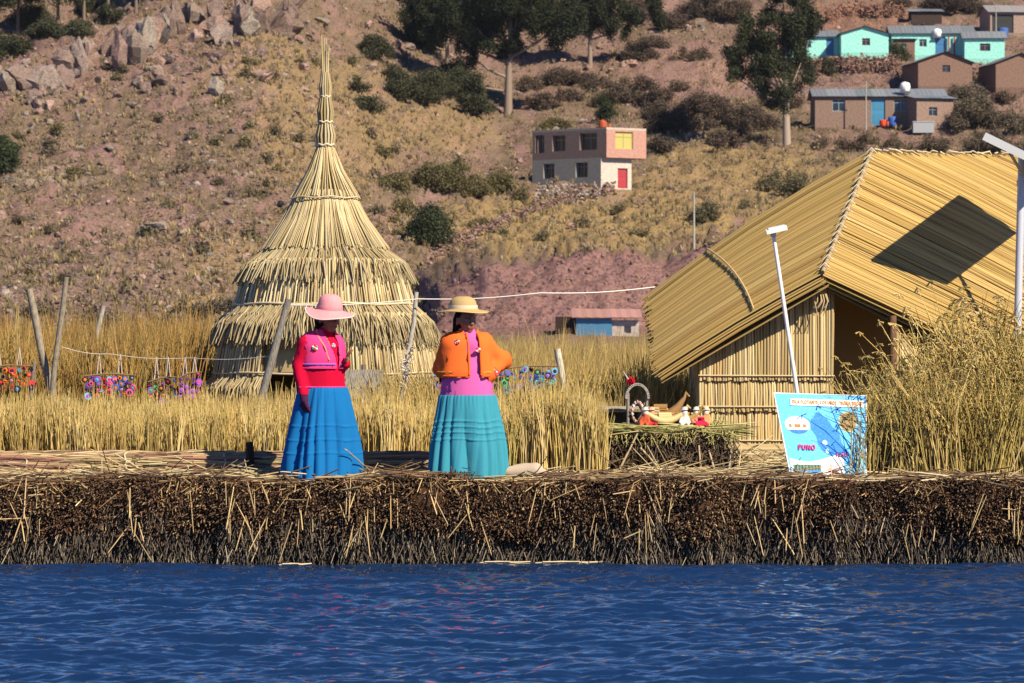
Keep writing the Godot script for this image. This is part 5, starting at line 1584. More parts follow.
	var dolls := [[696, 0.05, Color(0.6, 0.22, 0.14), Color(0.62, 0.58, 0.52), "salmon cloth doll with a white cap"], [706, -0.03, Color(0.5, 0.24, 0.12), Color(0.65, 0.6, 0.52), "rust cloth doll with a pale head behind the salmon one"], [651, 0.13, Color(0.55, 0.03, 0.05), Color(0.5, 0.3, 0.2), "tiny red doll leaning on the miniature tower"], [645, 0.16, Color(0.5, 0.1, 0.05), Color(0.55, 0.5, 0.45), "tiny orange doll in front of the miniature tower"], [700, 0.17, Color(0.5, 0.02, 0.06), Color(0.5, 0.04, 0.08), "flat crimson knitted toy at the stall's edge"], [684, 0.1, Color(0.55, 0.53, 0.5), Color(0.6, 0.58, 0.55), "white woollen toy llama on the stall"]]
	for q in dolls:
		mb = MB.new()
		var b2 := Bones.new(); b2.k = 0.02
		b2.add(Vector3(0, 0.035, 0), Vector3(0, 0.085, 0), 0.038, 0.026); b2.add(Vector3(-0.03, 0.08, 0.01), Vector3(-0.045, 0.035, 0.03), 0.012, 0.012); b2.add(Vector3(0.03, 0.08, 0.01), Vector3(0.045, 0.035, 0.03), 0.012, 0.012)
		b2.add(Vector3(-0.02, 0.02, 0.02), Vector3(-0.03, 0.015, 0.06), 0.016, 0.014); b2.add(Vector3(0.02, 0.02, 0.02), Vector3(0.03, 0.015, 0.06), 0.016, 0.014)
		b2.add(Vector3(0, 0.125, 0.005), Vector3(0, 0.135, 0.005), 0.028, 0.026)
		var q2: Array = q
		sdf_add(mb, b2, 0.008, func(p): return q2[3] if p.y > 0.11 else q2[2])
		var o := thing("souvenir_doll", q[4], "doll", Vector3((q[0] - 512) * k2, top, z + q[1]), rr(-0.5, 0.5))
		obj("body", mb.mesh(M.cloth), o)
		mb = MB.new(); lathe(mb, [Vector2(0.04, 0.148), Vector2(0.028, 0.15), Vector2(0.024, 0.172), Vector2(0.001, 0.178)], 10, Vector3(0, 0, 0.005), vary(q[3], 0.2)); obj("cap", mb.mesh(M.cloth), o)
		if q[4].begins_with("flat"): o.scale = Vector3(1.2, 0.5, 1.0)

# ---------------------------------------------------------------- sign, lamp and solar panel
func sign_print() -> ImageTexture:
	var w := 288; var h := 264
	var im := Image.create(w, h, false, Image.FORMAT_RGB8)
	var lake := PackedVector2Array([Vector2(0.35, 0.32), Vector2(0.40, 0.27), Vector2(0.43, 0.22), Vector2(0.47, 0.21), Vector2(0.52, 0.27), Vector2(0.56, 0.30), Vector2(0.60, 0.38), Vector2(0.68, 0.45), Vector2(0.70, 0.58), Vector2(0.78, 0.70), Vector2(0.74, 0.80), Vector2(0.60, 0.76), Vector2(0.48, 0.70), Vector2(0.42, 0.62), Vector2(0.40, 0.50), Vector2(0.35, 0.42)])
	for y in h:
		for x in w:
			var u := (x + 0.5) / w
			var v := (y + 0.5) / h
			var c := Color(0.36, 0.72, 0.95)
			var jx := nz2.get_noise_2d(x * 2.0, y * 2.0) * 0.02
			if Geometry2D.is_point_in_polygon(Vector2(u + jx, v + jx), lake): c = Color(0.17, 0.5, 0.86)
			if Vector2((u - 0.2) / 0.145, (v - 0.375) / 0.105).length() < 1.0: c = Color(0.95, 0.97, 0.98) if v < 0.43 else Color(0.2, 0.45, 0.8)
			if absf(v - 0.385) < 0.022 and absf(u - 0.2) < 0.115 and sin(u * 120.0) + sin(u * 71.0) > -0.3: c = Color(0.7, 0.45, 0.25)
			var cr := Vector2((u - 0.79) / 0.105, (v - 0.325) / 0.125).length()
			if cr < 1.0: c = Color(0.5, 0.43, 0.25).lerp(Color(0.66, 0.55, 0.4), 0.5 + nz2.get_noise_2d(x * 5.0, y * 5.0)) if cr < 0.9 else Color(0.72, 0.66, 0.5)
			# printed photographs along the foot
			var edge := 0.755 + 0.05 * sin(u * 6.0)
			if v > edge and u > 0.03 and u < 0.72: 
				c = Color(0.93, 0.94, 0.95)
				if u > 0.06 and u < 0.42 and v > 0.84:
					c = Color(0.36, 0.5, 0.42) if v < 0.91 else Color(0.25, 0.52, 0.78)
					if absf(v - 0.88) < 0.03 and sin(u * 150.0) > 0.1: c = Color(0.25, 0.27, 0.28)
				elif u > 0.5 and u < 0.64 and v > 0.83 and nz2.get_noise_2d(x * 4.0, y * 3.0) > 0.0: c = Color(0.85, 0.45, 0.5)
			if Vector2((u - 0.5) / 0.03, (v - 0.58) / 0.03).length() < 1.0 or Vector2((u - 0.52) / 0.02, (v - 0.68) / 0.03).length() < 1.0: c = Color(0.7, 0.86, 0.95)
			var scuff := nz.get_noise_2d(x * 3.0, y * 3.0) + 0.5 * nz2.get_noise_2d(x * 9.0, y * 2.0)
			c = c.lerp(Color(0.80, 0.86, 0.88), clampf(scuff * 0.5 - 0.05, 0.0, 0.35))
			if nz2.get_noise_2d(x * 1.5 + 400.0, y * 12.0) > 0.36: c = c.lerp(Color(0.55, 0.52, 0.45), 0.35)
			im.set_pixel(x, y, c)
	return ImageTexture.create_from_image(im)
func lettering(text: String, font: String, bold: bool, size: float, depth: float) -> TextMesh:
	var t := TextMesh.new()
	var f := SystemFont.new(); f.font_names = PackedStringArray([font]); f.font_weight = 700 if bold else 400
	t.font = f; t.text = text; t.font_size = 32; t.pixel_size = size / 32.0; t.depth = depth; t.curve_step = 1.0
	return t
func build_sign_and_lamps() -> void:
	var tl := P(774, 393, 31.0); var tr := P(866, 396, 31.0); var bl := P(791, 478, 30.55); var br := P(866, 478, 30.55)
	var o := (bl + br) / 2
	var root := thing("painted_sign", "leaning light blue sign board with orange lettering and lake map", "sign", o)
	var nrm := (br - bl).cross(tl - bl).normalized()
	var mb := MB.new()
	var pts := PackedVector3Array(); var cols := PackedColorArray(); var uvs := PackedVector2Array()
	for j in 13:
		for i in 13:
			pts.append(bl.lerp(br, i / 12.0).lerp(tl.lerp(tr, i / 12.0), j / 12.0) - o); cols.append(Color.WHITE); uvs.append(Vector2(i / 12.0, 1.0 - j / 12.0))
	mb.grid(13, pts, cols, uvs)
	var pm := mat(Color.WHITE, 0.45, false); pm.albedo_texture = sign_print()
	obj("printed_face", mb.mesh(pm), root)
	mb = MB.new()
	var bk := -nrm * 0.025
	var q := [bl - o, br - o, tr - o, tl - o]
	var wc := Color(0.7, 0.72, 0.74)
	mb.quad(q[1] + bk, q[0] + bk, q[3] + bk, q[2] + bk, wc)
	for i in 4: mb.quad(q[i] + bk, q[(i + 1) % 4] + bk, q[(i + 1) % 4], q[i], wc)
	obj("board", mb.mesh(M.metal), root)
	mb = MB.new()     # pale edge strips
	var ew := Color(0.72, 0.8, 0.88)
	mb.tube([q[0], q[3], q[2], q[1]], [0.008, 0.008, 0.008, 0.008], 6, ew)
	obj("edge_trim", mb.mesh(M.metal), root)
	var xd := (tr - tl).normalized()
	var yd := nrm.cross(xd).normalized()
	var place := func(u: float, v: float) -> Vector3: return bl.lerp(br, u).lerp(tl.lerp(tr, u), 1.0 - v) - o + nrm * 0.006
	# title on its white strip
	mb = MB.new()
	var tc: Vector3 = place.call(0.57, 0.105)
	mb.box(tc, Vector3(0.66, 0.07, 0.004), Color(0.85, 0.85, 0.82), Basis(xd, yd, nrm)); obj("title_strip", mb.mesh(M.metal), root)
	for t in [["ISLA FLOTANTE  LOS UROS  \"RONA UROS\"", 0.57, 0.105, 0.052, Color(0.75, 0.2, 0.03), 0.63], ["PUNO", 0.27, 0.645, 0.075, Color(0.55, 0.05, 0.2), 0.15], ["PERU", 0.70, 0.73, 0.045, Color(0.5, 0.12, 0.35), 0.1]]:
		var tm := lettering(t[0], "Droid Sans", true, t[3], 0.006)
		tm.material = mat(t[4], 0.5, false)
		var l := obj("lettering", tm, root)
		var wd: float = tm.get_aabb().size.x
		l.transform = Transform3D(Basis(xd * (t[5] / maxf(wd, 0.01)), yd, nrm), place.call(t[1], t[2]) + nrm * 0.004)
	mb = MB.new()
	mb.tube([Vector3(0.1, 0.0, -0.5), Vector3(0.1, 0.55, -0.42)], [0.02, 0.018], 6, Color(0.3, 0.22, 0.14)); obj("prop", mb.mesh(M.wood), root)
	# slim white lamp
	var lb := P(809, 440, 32.6); lb.y = TOP - 0.05
	var lt := P(773, 232, 32.6)
	var lamp := thing("pole_lamp", "slim white leaning pole lamp in front of the gabled hut", "lamp", lb)
	mb = MB.new(); mb.tube([Vector3.ZERO, (lt - lb) * 0.5, lt - lb], [0.022, 0.02, 0.018], 10, Color(0.72, 0.68, 0.66)); obj("pole", mb.mesh(M.metal), lamp)
	mb = MB.new()
	var hb := Basis.from_euler(Vector3(0.15, 0, 0.22))
	mb.box(lt - lb + Vector3(0.03, 0.02, 0.05), Vector3(0.2, 0.035, 0.12), Color(0.78, 0.77, 0.75), hb)
	mb.box(lt - lb + Vector3(0.03, 0.043, 0.05), Vector3(0.16, 0.012, 0.09), Color(0.7, 0.7, 0.7), hb)
	obj("lamp_head", mb.mesh(M.metal), lamp)
	mb = MB.new(); mb.box(lt - lb + Vector3(0.0, -0.015, 0.02), Vector3(0.05, 0.06, 0.05), Color(0.5, 0.5, 0.5)); obj("bracket", mb.mesh(M.metal), lamp)
	# solar panel on its steel pole
	var c := [P(984, 136, 33.95), P(1005, 146, 36.7), P(1069, 175.5, 37.0), P(1053, 169.5, 34.75)]
	var cc: Vector3 = (c[0] + c[1] + c[2] + c[3]) / 4
	var base := Vector3(P(1014, 400, 35.3).x, TOP - 0.1, P(1014, 400, 35.3).z)
	var sp := thing("solar_panel", "grey framed solar panel seen edge-on atop a steel pole", "solar panel", base)
	var n := ((c[3] - c[0]) as Vector3).cross(c[1] - c[0]).normalized()
	if n.y < 0: n = -n
	mb = MB.new()
	var th := n * 0.04
	for i in 4:
		var a: Vector3 = c[i] - base; var b: Vector3 = c[(i + 1) % 4] - base
		mb.quad(a - th, a + th, b + th, b - th, Color(0.5, 0.53, 0.57))
	mb.quad(c[0] - th - base, c[1] - th - base, c[2] - th - base, c[3] - th - base, Color(0.45, 0.48, 0.52))
	obj("frame", mb.mesh(M.metal), sp)
	mb = MB.new(); var tn := th * 0.96
	mb.quad(c[0] + tn - base, c[3] + tn - base, c[2] + tn - base, c[1] + tn - base, Color(0.02, 0.03, 0.07)); obj("cells", mb.mesh(M.metal), sp)
	var ptop := P(1022, 157, 35.5) - base
	mb = MB.new(); mb.tube([Vector3.ZERO, ptop * 0.5, ptop], [0.04, 0.04, 0.04], 12, Color(0.42, 0.45, 0.52)); obj("pole", mb.mesh(M.metal), sp)
	mb = MB.new(); mb.tube([ptop + Vector3(0, -0.18, 0.05), cc - base - n * 0.05 + (c[0] - c[2]) * 0.18], [0.018, 0.018], 6, Color(0.4, 0.42, 0.46)); mb.tube([ptop + Vector3(0, -0.3, 0), ptop + Vector3(0, -0.24, 0)], [0.055, 0.055], 10, Color(0.3, 0.32, 0.36)); obj("bracket", mb.mesh(M.metal), sp)
	mb = MB.new(); mb.tube([ptop + Vector3(-0.05, -0.6, 0.04), ptop + Vector3(-0.02, -1.0, 0.06), ptop + Vector3(-0.05, -1.5, 0.03)], [0.007, 0.007, 0.007], 5, Color(0.03, 0.03, 0.03)); obj("cable", mb.mesh(M.metal), sp)

# ---------------------------------------------------------------- the two women
func skirt(root: Node3D, waist_y: float, hem_y: float, wx: float, wz: float, hx: float, hz: float, cx: float, tucks: Array, col: Color, sd: float) -> void:
	var pts := PackedVector3Array(); var cols := PackedColorArray()
	var nr := 90; var na := 220
	for j in nr + 1:
		var t := 1.0 - float(j) / nr          # rows from the hem up
		for i in na + 1:
			var a := TAU * (i % na) / na
			var f := pow(t, 0.68)
			var pl := (1.0 - 2.0 * pow(absf(sin(a * 8.5 + 1.4 * sin(a * 3.0 + sd) + sd + 0.25 * sin(t * 5.0 + a * 2.0))), 0.7)) * -0.45 + sin(a * 5.0 + sd * 2.0 + 1.3 * sin(a * 2.0 + t * 1.5 + sd)) * 0.55 + 0.25 * nz2.get_noise_2d(cos(a) * 22.0 + sd * 9.0, sin(a) * 22.0 + t * 6.0)
			var fine := sin(a * 46.0 + sd) * 0.012 * (1.0 - smoothstep(0.0, 0.25, t))
			var k := 1.0 + (0.04 + 0.115 * smoothstep(0.0, 0.7, t)) * pl + fine
			var y := lerpf(waist_y, hem_y, t) + 0.006 * sin(a * 5.0 + sd) * t
			var bump_ := 0.0
			for q in tucks:
				var e: float = y - (q + 0.006 * sin(a * 4.0 + sd))
				if e > 0.0 and e < 0.02: bump_ += 0.009 * (1.0 - e / 0.02)
			var rx := lerpf(wx, hx, f) * k + bump_
			var rz := lerpf(wz, hz, f) * k + bump_
			pts.append(Vector3(cx * (1.0 - t) + sin(a) * rx, y, cos(a) * rz)); cols.append(vary(col, 0.03))
	var mb := MB.new(); mb.grid(na + 1, pts, cols)
	obj("skirt", mb.mesh(M.cloth), root)
func hand(bo: Bones, wrist: Vector3, dir: Vector3, palm_n: Vector3, curl: float, side: float) -> void:
	var d := dir.normalized()
	var ac := palm_n.cross(d).normalized() * side
	var n := ac.cross(d).normalized() * side
	bo.k = 0.008
	for i in 4: bo.add(wrist, wrist + d * 0.075 + ac * (0.027 - 0.018 * i), 0.018, 0.0105)
	var lens := [0.068, 0.076, 0.07, 0.055]
	for i in 4:
		var p := wrist + d * 0.075 + ac * (0.028 - 0.019 * i)
		var e := d
		for s in 3:
			e = (e * cos(curl) + palm_n.normalized() * sin(curl)).normalized()
			var q: Vector3 = p + e * lens[i] * [0.45, 0.32, 0.23][s]
			bo.add(p, q, 0.009 - 0.001 * s, 0.0085 - 0.001 * s)
			p = q
	var t0 := wrist + d * 0.025 + ac * 0.022
	var t1 := t0 + (d * 0.5 + ac * 0.7).normalized() * 0.04
	bo.add(t0, t1, 0.013, 0.0105); bo.add(t1, t1 + (d * 0.85 + ac * 0.25 + palm_n.normalized() * 0.4).normalized() * 0.034, 0.0105, 0.0085)
func head(mb: MB, c: Vector3, f: Vector3, skin: Color) -> void:
	# c: middle of the head, f: the way it looks
	var r := f.cross(Vector3.UP).normalized()
	var u := r.cross(f).normalized()
	var bo := Bones.new(); bo.k = 0.022
	bo.add(c + u * 0.03 - f * 0.015, c + u * 0.035 - f * 0.02, 0.088, 0.088)
	bo.add(c - u * 0.01 + f * 0.012, c - u * 0.055 + f * 0.03, 0.07, 0.05)
	bo.add(c - u * 0.075 + f * 0.045, c - u * 0.078 + f * 0.05, 0.028, 0.026)
	for s in [-1, 1]:
		bo.add(c + f * 0.06 + r * s * 0.036 - u * 0.022, c + f * 0.045 + r * s * 0.05 - u * 0.02, 0.024, 0.02)
		bo.add(c - f * 0.005 + r * s * 0.083 + u * 0.015, c - f * 0.015 + r * s * 0.086 - u * 0.025, 0.014, 0.011)
	bo.add(c + f * 0.07 + u * 0.035, c + f * 0.075 + u * 0.035, 0.028, 0.02)
	var b2 := Bones.new(); b2.k = 0.008
	b2.a = bo.a; b2.b = bo.b; b2.ra = bo.ra; b2.rb = bo.rb; b2.k = 0.018
	b2.add(c + f * 0.082 + u * 0.022, c + f * 0.104 - u * 0.016, 0.010, 0.014)
	for s in [-1, 1]: b2.add(c + f * 0.092 + r * s * 0.011 - u * 0.02, c + f * 0.09 + r * s * 0.013 - u * 0.02, 0.010, 0.009)
	b2.add(c + f * 0.083 - r * 0.018 - u * 0.047, c + f * 0.083 + r * 0.018 - u * 0.047, 0.009, 0.009)
	b2.add(c + f * 0.08 - r * 0.015 - u * 0.058, c + f * 0.08 + r * 0.015 - u * 0.058, 0.009, 0.009)
	var eye := func(p: Vector3) -> Color:
		var q := p - c
		var x := absf(q.dot(r)); var y := q.dot(u); var z := q.dot(f)
		if z > 0.05 and absf(x - 0.031) < 0.013 and absf(y - 0.006) < 0.0055: return Color(0.02, 0.014, 0.012) if absf(x - 0.031) < 0.006 else Color(0.3, 0.24, 0.2)
		if z > 0.05 and absf(x - 0.032) < 0.02 and absf(y - 0.03) < 0.005: return skin * 0.25
		if z > 0.06 and x < 0.022 and y < -0.042 and y > -0.064: return Color(skin.r * 0.95, skin.g * 0.6, skin.b * 0.6)
		return skin
	sdf_add(mb, b2, 0.005, eye)
	bo = Bones.new()
	bo.add(c - u * 0.05 - f * 0.02, c - u * 0.17 - f * 0.04, 0.05, 0.056)
	sdf_add(mb, bo, 0.012, func(_p): return skin)
func hat(root: Node3D, c: Vector3, tilt: Vector3, brim: float, crown: float, high: float, col: Color, band: Color, edge: Color, flop: float, sd: float) -> void:
	var h := Node3D.new(); h.name = "hat"; root.add_child(h, true); h.position = c; h.rotation = tilt
	var pts := PackedVector3Array(); var cols := PackedColorArray()
	var prof := [Vector2(brim, 0.0), Vector2(brim * 0.93, 0.006), Vector2(brim * 0.75, 0.008), Vector2(crown * 1.12, 0.012), Vector2(crown, 0.025), Vector2(crown * 0.97, high * 0.4), Vector2(crown * 0.9, high * 0.65), Vector2(crown * 0.74, high * 0.86), Vector2(crown * 0.42, high * 0.98), Vector2(0.001, high * 0.98)]
	var wave := func(a: float, r: float) -> float: return -flop * smoothstep(crown, brim, r) * (0.6 + 0.5 * sin(a * 2.0 + sd) + 0.25 * sin(a * 3.0 + sd * 2.0))
	for q in prof:
		for i in 49:
			var a := TAU * (i % 48) / 48.0
			pts.append(Vector3(sin(a) * q.x, q.y + wave.call(a, q.x), cos(a) * q.x * 1.04)); cols.append(vary(col, 0.04))
	var mb := MB.new(); mb.grid(49, pts, cols)
	# underside of the brim
	pts = PackedVector3Array(); cols = PackedColorArray()
	for q in [Vector2(crown * 0.98, 0.004), Vector2(brim * 0.7, 0.0), Vector2(brim, -0.004)]:
		for i in 49:
			var a := TAU * (i % 48) / 48.0
			pts.append(Vector3(sin(a) * q.x, q.y + wave.call(a, q.x), cos(a) * q.x * 1.04)); cols.append(col * 0.95)
	mb.grid(49, pts, cols)
	obj("felt", mb.mesh(M.cloth), h)
	mb = MB.new()
	var p2 := []; var rd := []
	for i in 49:
		var a := TAU * i / 48.0
		p2.append(Vector3(sin(a) * brim, wave.call(a, brim), cos(a) * brim * 1.04)); rd.append(0.006)
	mb.tube(p2, rd, 6, edge); obj("brim_edge", mb.mesh(M.cloth), h)
	mb = MB.new()
	lathe(mb, [Vector2(crown * 1.03, 0.018), Vector2(crown * 1.035, 0.03), Vector2(crown * 1.02, 0.05), Vector2(crown * 1.0, 0.052)], 40, Vector3.ZERO, band, Basis.IDENTITY, 1.04); obj("hat_band", mb.mesh(M.cloth), h)
func flower(root: Node3D, c: Vector3, n: Vector3, s: float, cols: Array) -> void:
	var mb := MB.new()
	var bs := turned(n, 0.0)
	for i in 6:
		var a := TAU * i / 6.0
		lathe(mb, [Vector2(s * 0.38, 0.0), Vector2(s * 0.3, 0.006), Vector2(0.001, 0.008)], 8, c + bs * Vector3(cos(a) * s * 0.6, 0, sin(a) * s * 0.6), cols[i % cols.size()], bs)
	lathe(mb, [Vector2(s * 0.3, 0.004), Vector2(s * 0.2, 0.012), Vector2(0.001, 0.013)], 8, c, Color(0.75, 0.6, 0.2), bs)
	obj("embroidered_flower", mb.mesh(M.cloth), root)
func trim(root: Node3D, called: String, pts: Array, r: float, col: Color) -> void:
	var mb := MB.new(); var rd := []
	for p in pts: rd.append(r)
	mb.tube(pts, rd, 6, col); obj(called, mb.mesh(M.cloth), root)
func legs(bo: Bones, hip: float) -> void:
	for s in [-1, 1]:
		bo.chain([Vector3(s * 0.09, hip, 0), Vector3(s * 0.09, hip * 0.52, 0.02), Vector3(s * 0.09, 0.06, -0.01)], [0.085, 0.055, 0.038])
		bo.add(Vector3(s * 0.09, 0.04, -0.02), Vector3(s * 0.1, 0.03, 0.12), 0.035, 0.028)
func build_women() -> void:
	var skin := Color(0.24, 0.11, 0.066)
	# ---- the woman in the pink hat
	var at := P(320, 475, 30.4)
	var w := thing("person", "woman in pink hat, red sleeves, pink vest and blue skirt", "person", Vector3(at.x, TOP + 0.015, at.z))
	var f := Vector3(0.72, -0.12, 0.66).normalized()
	var hc := Vector3(0.075, 1.36, 0.03)
	var sr := [Vector3(-0.12, 1.15, 0.10), Vector3(-0.185, 0.95, 0.10), Vector3(-0.135, 0.71, 0.18)]
	var sl := [Vector3(0.125, 1.15, -0.09), Vector3(0.19, 0.96, -0.10), Vector3(0.23, 0.97, 0.06)]
	var mb := MB.new()
	head(mb, hc, f, skin)
	var bo := Bones.new(); bo.k = 0.05
	bo.add(Vector3(0.02, 0.75, 0), Vector3(0.02, 1.1, 0), 0.12, 0.11); bo.add(Vector3(0.02, 1.1, 0), Vector3(0.05, 1.24, 0.0), 0.09, 0.05)
	legs(bo, 0.72)
	sdf_add(mb, bo, 0.02, func(_p): return skin)
	bo = Bones.new(); hand(bo, Vector3(0.235, 0.98, 0.075), Vector3(0.15, 0.75, 0.45), Vector3(0.6, 0.3, 0.3), 0.75, 1.0)
	sdf_add(mb, bo, 0.0045, func(_p): return skin)
	obj("body", mb.mesh(M.skin), w)
	mb = MB.new(); bo = Bones.new(); hand(bo, Vector3(-0.125, 0.66, 0.19), Vector3(0.15, -1.0, 0.08), Vector3(0.6, 0.0, -0.6), 0.35, 1.0)
	bo.add(Vector3(-0.135, 0.71, 0.18), Vector3(-0.125, 0.65, 0.19), 0.032, 0.03)
	for i in bo.ra.size(): bo.ra[i] += 0.006; bo.rb[i] += 0.006
	sdf_add(mb, bo, 0.006, func(_p): return Color(0.055, 0.018, 0.05))
	obj("glove", mb.mesh(M.cloth), w)
	# red sweater
	var red := Color(0.46, 0.006, 0.035)
	bo = Bones.new(); bo.k = 0.035
	bo.add(Vector3(0.025, 0.74, 0.0), Vector3(0.03, 0.95, 0.01), 0.168, 0.16); bo.add(Vector3(-0.05, 0.76, 0.03), Vector3(-0.06, 1.1, 0.05), 0.13, 0.12); bo.add(Vector3(0.11, 0.76, -0.02), Vector3(0.1, 1.1, -0.03), 0.11, 0.11)
	bo.add(Vector3(-0.08, 1.15, 0.06), Vector3(0.09, 1.15, -0.06), 0.08, 0.08); bo.add(Vector3(0.03, 1.18, 0.0), Vector3(0.05, 1.27, 0.0), 0.085, 0.062)
	bo.chain(sr, [0.07, 0.052, 0.043]); bo.chain(sl, [0.07, 0.052, 0.042])
	mb = MB.new(); sdf_add(mb, bo, 0.012, func(_p): return red, func(p): return p.y > 0.70, 0.016, 15.0)
	obj("sweater", mb.mesh(M.cloth), w)
	# pink vest, open at the front
	var vb := Bones.new(); vb.k = 0.04
	vb.add(Vector3(0.03, 0.9, 0.0), Vector3(0.03, 1.0, 0.01), 0.178, 0.172); vb.add(Vector3(-0.045, 0.88, 0.03), Vector3(-0.05, 1.1, 0.05), 0.145, 0.135); vb.add(Vector3(0.11, 0.88, -0.02), Vector3(0.1, 1.1, -0.03), 0.125, 0.125)
	vb.add(Vector3(-0.07, 1.155, 0.06), Vector3(0.09, 1.155, -0.06), 0.099, 0.097); vb.add(Vector3(0.03, 1.18, 0.0), Vector3(0.05, 1.25, 0.0), 0.095, 0.075)
	var pink := Color(0.62, 0.05, 0.19)
	var fr := Vector3(f.x, 0, f.z).normalized()
	var rt := fr.cross(Vector3.UP).normalized()
	var open1 := func(p: Vector3) -> bool:
		var q := p - Vector3(0.03, 0, 0)
		if p.y < 0.925 or p.y > 1.27: return false
		if q.dot(fr) > 0.05 and absf(q.dot(rt)) < 0.015 + 0.16 * maxf(0.0, p.y - 0.97) : return false
		if p.distance_to(Vector3(-0.18, 1.08, 0.12)) < 0.085: return false
		return true
	mb = MB.new(); sdf_add(mb, vb, 0.01, func(_p): return pink, open1, 0.012, 10.0)
	obj("vest", mb.mesh(M.cloth), w)
	var ring := func(bb: Bones, y: float, a0: float, a1: float, cx: float, grow: float) -> Array:
		var out := []
		for i in 25:
			var a := lerpf(a0, a1, i / 24.0)
			var d := Vector3(sin(a), 0, cos(a))
			var lo := 0.02; var hi := 0.42
			for it in 14:
				var m := (lo + hi) / 2
				if bb.at(Vector3(cx, y, 0) + d * m) < 0.0: lo = m
				else: hi = m
			out.append(Vector3(cx, y, 0) + d * (lo + grow))
		return out
	var fa := atan2(fr.x, fr.z)
	trim(w, "vest_hem", ring.call(vb, 0.93, fa + 0.12, fa + TAU - 0.12, 0.03, 0.0), 0.009, Color(0.55, 0.04, 0.16))
	trim(w, "vest_braid", ring.call(vb, 0.965, fa + 0.15, fa + TAU - 0.15, 0.03, 0.003), 0.008, Color(0.25, 0.12, 0.5))
	trim(w, "waist_sash", ring.call(bo, 0.765, 0.0, TAU, 0.03, 0.002), 0.008, Color(0.5, 0.06, 0.25))
	trim(w, "collar_piping", [Vector3(-0.03, 1.27, 0.06), Vector3(-0.005, 1.2, 0.135), Vector3(0.05, 1.12, 0.165), Vector3(0.09, 1.0, 0.17)], 0.008, Color(0.65, 0.25, 0.12))
	flower(w, Vector3(-0.035, 1.11, 0.19), Vector3(-0.1, 0.1, 1), 0.03, [Color(0.6, 0.02, 0.05), Color(0.05, 0.3, 0.1), Color(0.75, 0.7, 0.65)])
	flower(w, Vector3(0.125, 1.13, 0.12), Vector3(0.5, 0.1, 0.8), 0.022, [Color(0.12, 0.3, 0.6), Color(0.55, 0.6, 0.65)])
	skirt(w, 0.76, -0.045, 0.205, 0.185, 0.345, 0.30, 0.025, [0.42, 0.295, 0.18], Color(0.010, 0.125, 0.34), 0.7)
	hat(w, Vector3(0.085, 1.43, 0.03), Vector3(0.16, 0.2, -0.08), 0.215, 0.112, 0.155, Color(0.66, 0.27, 0.29), Color(0.6, 0.22, 0.25), Color(0.72, 0.5, 0.47), 0.045, 2.2)
	hair(w, hc, f, 0.30)
	# ---- the woman in the straw hat
	at = P(467, 475, 30.45)
	w = thing("person", "woman in straw hat, orange jacket and turquoise skirt, hand on hip", "person", Vector3(at.x, TOP + 0.015, at.z))
	f = Vector3(0.52, -0.06, 0.85).normalized()
	hc = Vector3(-0.005, 1.345, 0.03)
	sr = [Vector3(-0.165, 1.14, 0.03), Vector3(-0.225, 0.93, -0.02), Vector3(-0.16, 0.86, -0.16)]
	sl = [Vector3(0.155, 1.14, -0.03), Vector3(0.305, 1.0, -0.10), Vector3(0.215, 0.875, 0.04)]
	mb = MB.new()
	head(mb, hc, f, skin)
	bo = Bones.new(); bo.k = 0.05
	bo.add(Vector3(0.0, 0.7, 0), Vector3(-0.01, 1.1, 0), 0.12, 0.11); bo.add(Vector3(-0.01, 1.1, 0), Vector3(-0.005, 1.24, 0.0), 0.09, 0.05)
	legs(bo, 0.66)
	sdf_add(mb, bo, 0.02, func(_p): return skin)
	bo = Bones.new(); hand(bo, Vector3(-0.145, 0.845, -0.19), Vector3(0.75, -0.45, -0.3), Vector3(0.1, 0.1, 0.9), 0.4, -1.0); sdf_add(mb, bo, 0.0045, func(_p): return skin)
	bo = Bones.new(); hand(bo, Vector3(0.2, 0.86, 0.06), Vector3(-0.55, -0.75, 0.35), Vector3(-0.5, -0.2, -0.6), 0.3, 1.0); sdf_add(mb, bo, 0.0045, func(_p): return skin)
	obj("body", mb.mesh(M.skin), w)
	# violet-pink blouse
	bo = Bones.new(); bo.k = 0.05
	bo.add(Vector3(0.0, 0.68, 0.0), Vector3(-0.01, 0.9, 0.01), 0.17, 0.155); bo.add(Vector3(-0.09, 0.68, 0.0), Vector3(-0.08, 1.1, 0.01), 0.145, 0.12); bo.add(Vector3(0.09, 0.68, 0), Vector3(0.07, 1.1, 0.0), 0.145, 0.12)
	bo.add(Vector3(-0.09, 1.15, 0.02), Vector3(0.09, 1.15, -0.01), 0.085, 0.085); bo.add(Vector3(-0.005, 1.18, 0.01), Vector3(0.0, 1.25, 0.02), 0.085, 0.065)
	var blouse := bo
	mb = MB.new(); sdf_add(mb, bo, 0.012, func(_p): return Color(0.56, 0.105, 0.33), func(p): return p.y > 0.645, 0.02, 13.0)
	obj("blouse", mb.mesh(M.cloth), w)
	# orange jacket, open over the blouse
	bo = Bones.new(); bo.k = 0.035
	bo.add(Vector3(-0.09, 0.9, 0.0), Vector3(-0.085, 1.1, 0.01), 0.172, 0.145); bo.add(Vector3(0.08, 0.9, 0), Vector3(0.075, 1.1, 0.0), 0.165, 0.14); bo.add(Vector3(-0.01, 0.9, 0), Vector3(-0.01, 1.1, 0), 0.178, 0.155)
	bo.add(Vector3(-0.11, 1.15, 0.03), Vector3(0.11, 1.15, -0.01), 0.102, 0.1); bo.add(Vector3(-0.005, 1.18, 0.0), Vector3(-0.005, 1.23, 0.0), 0.095, 0.085)
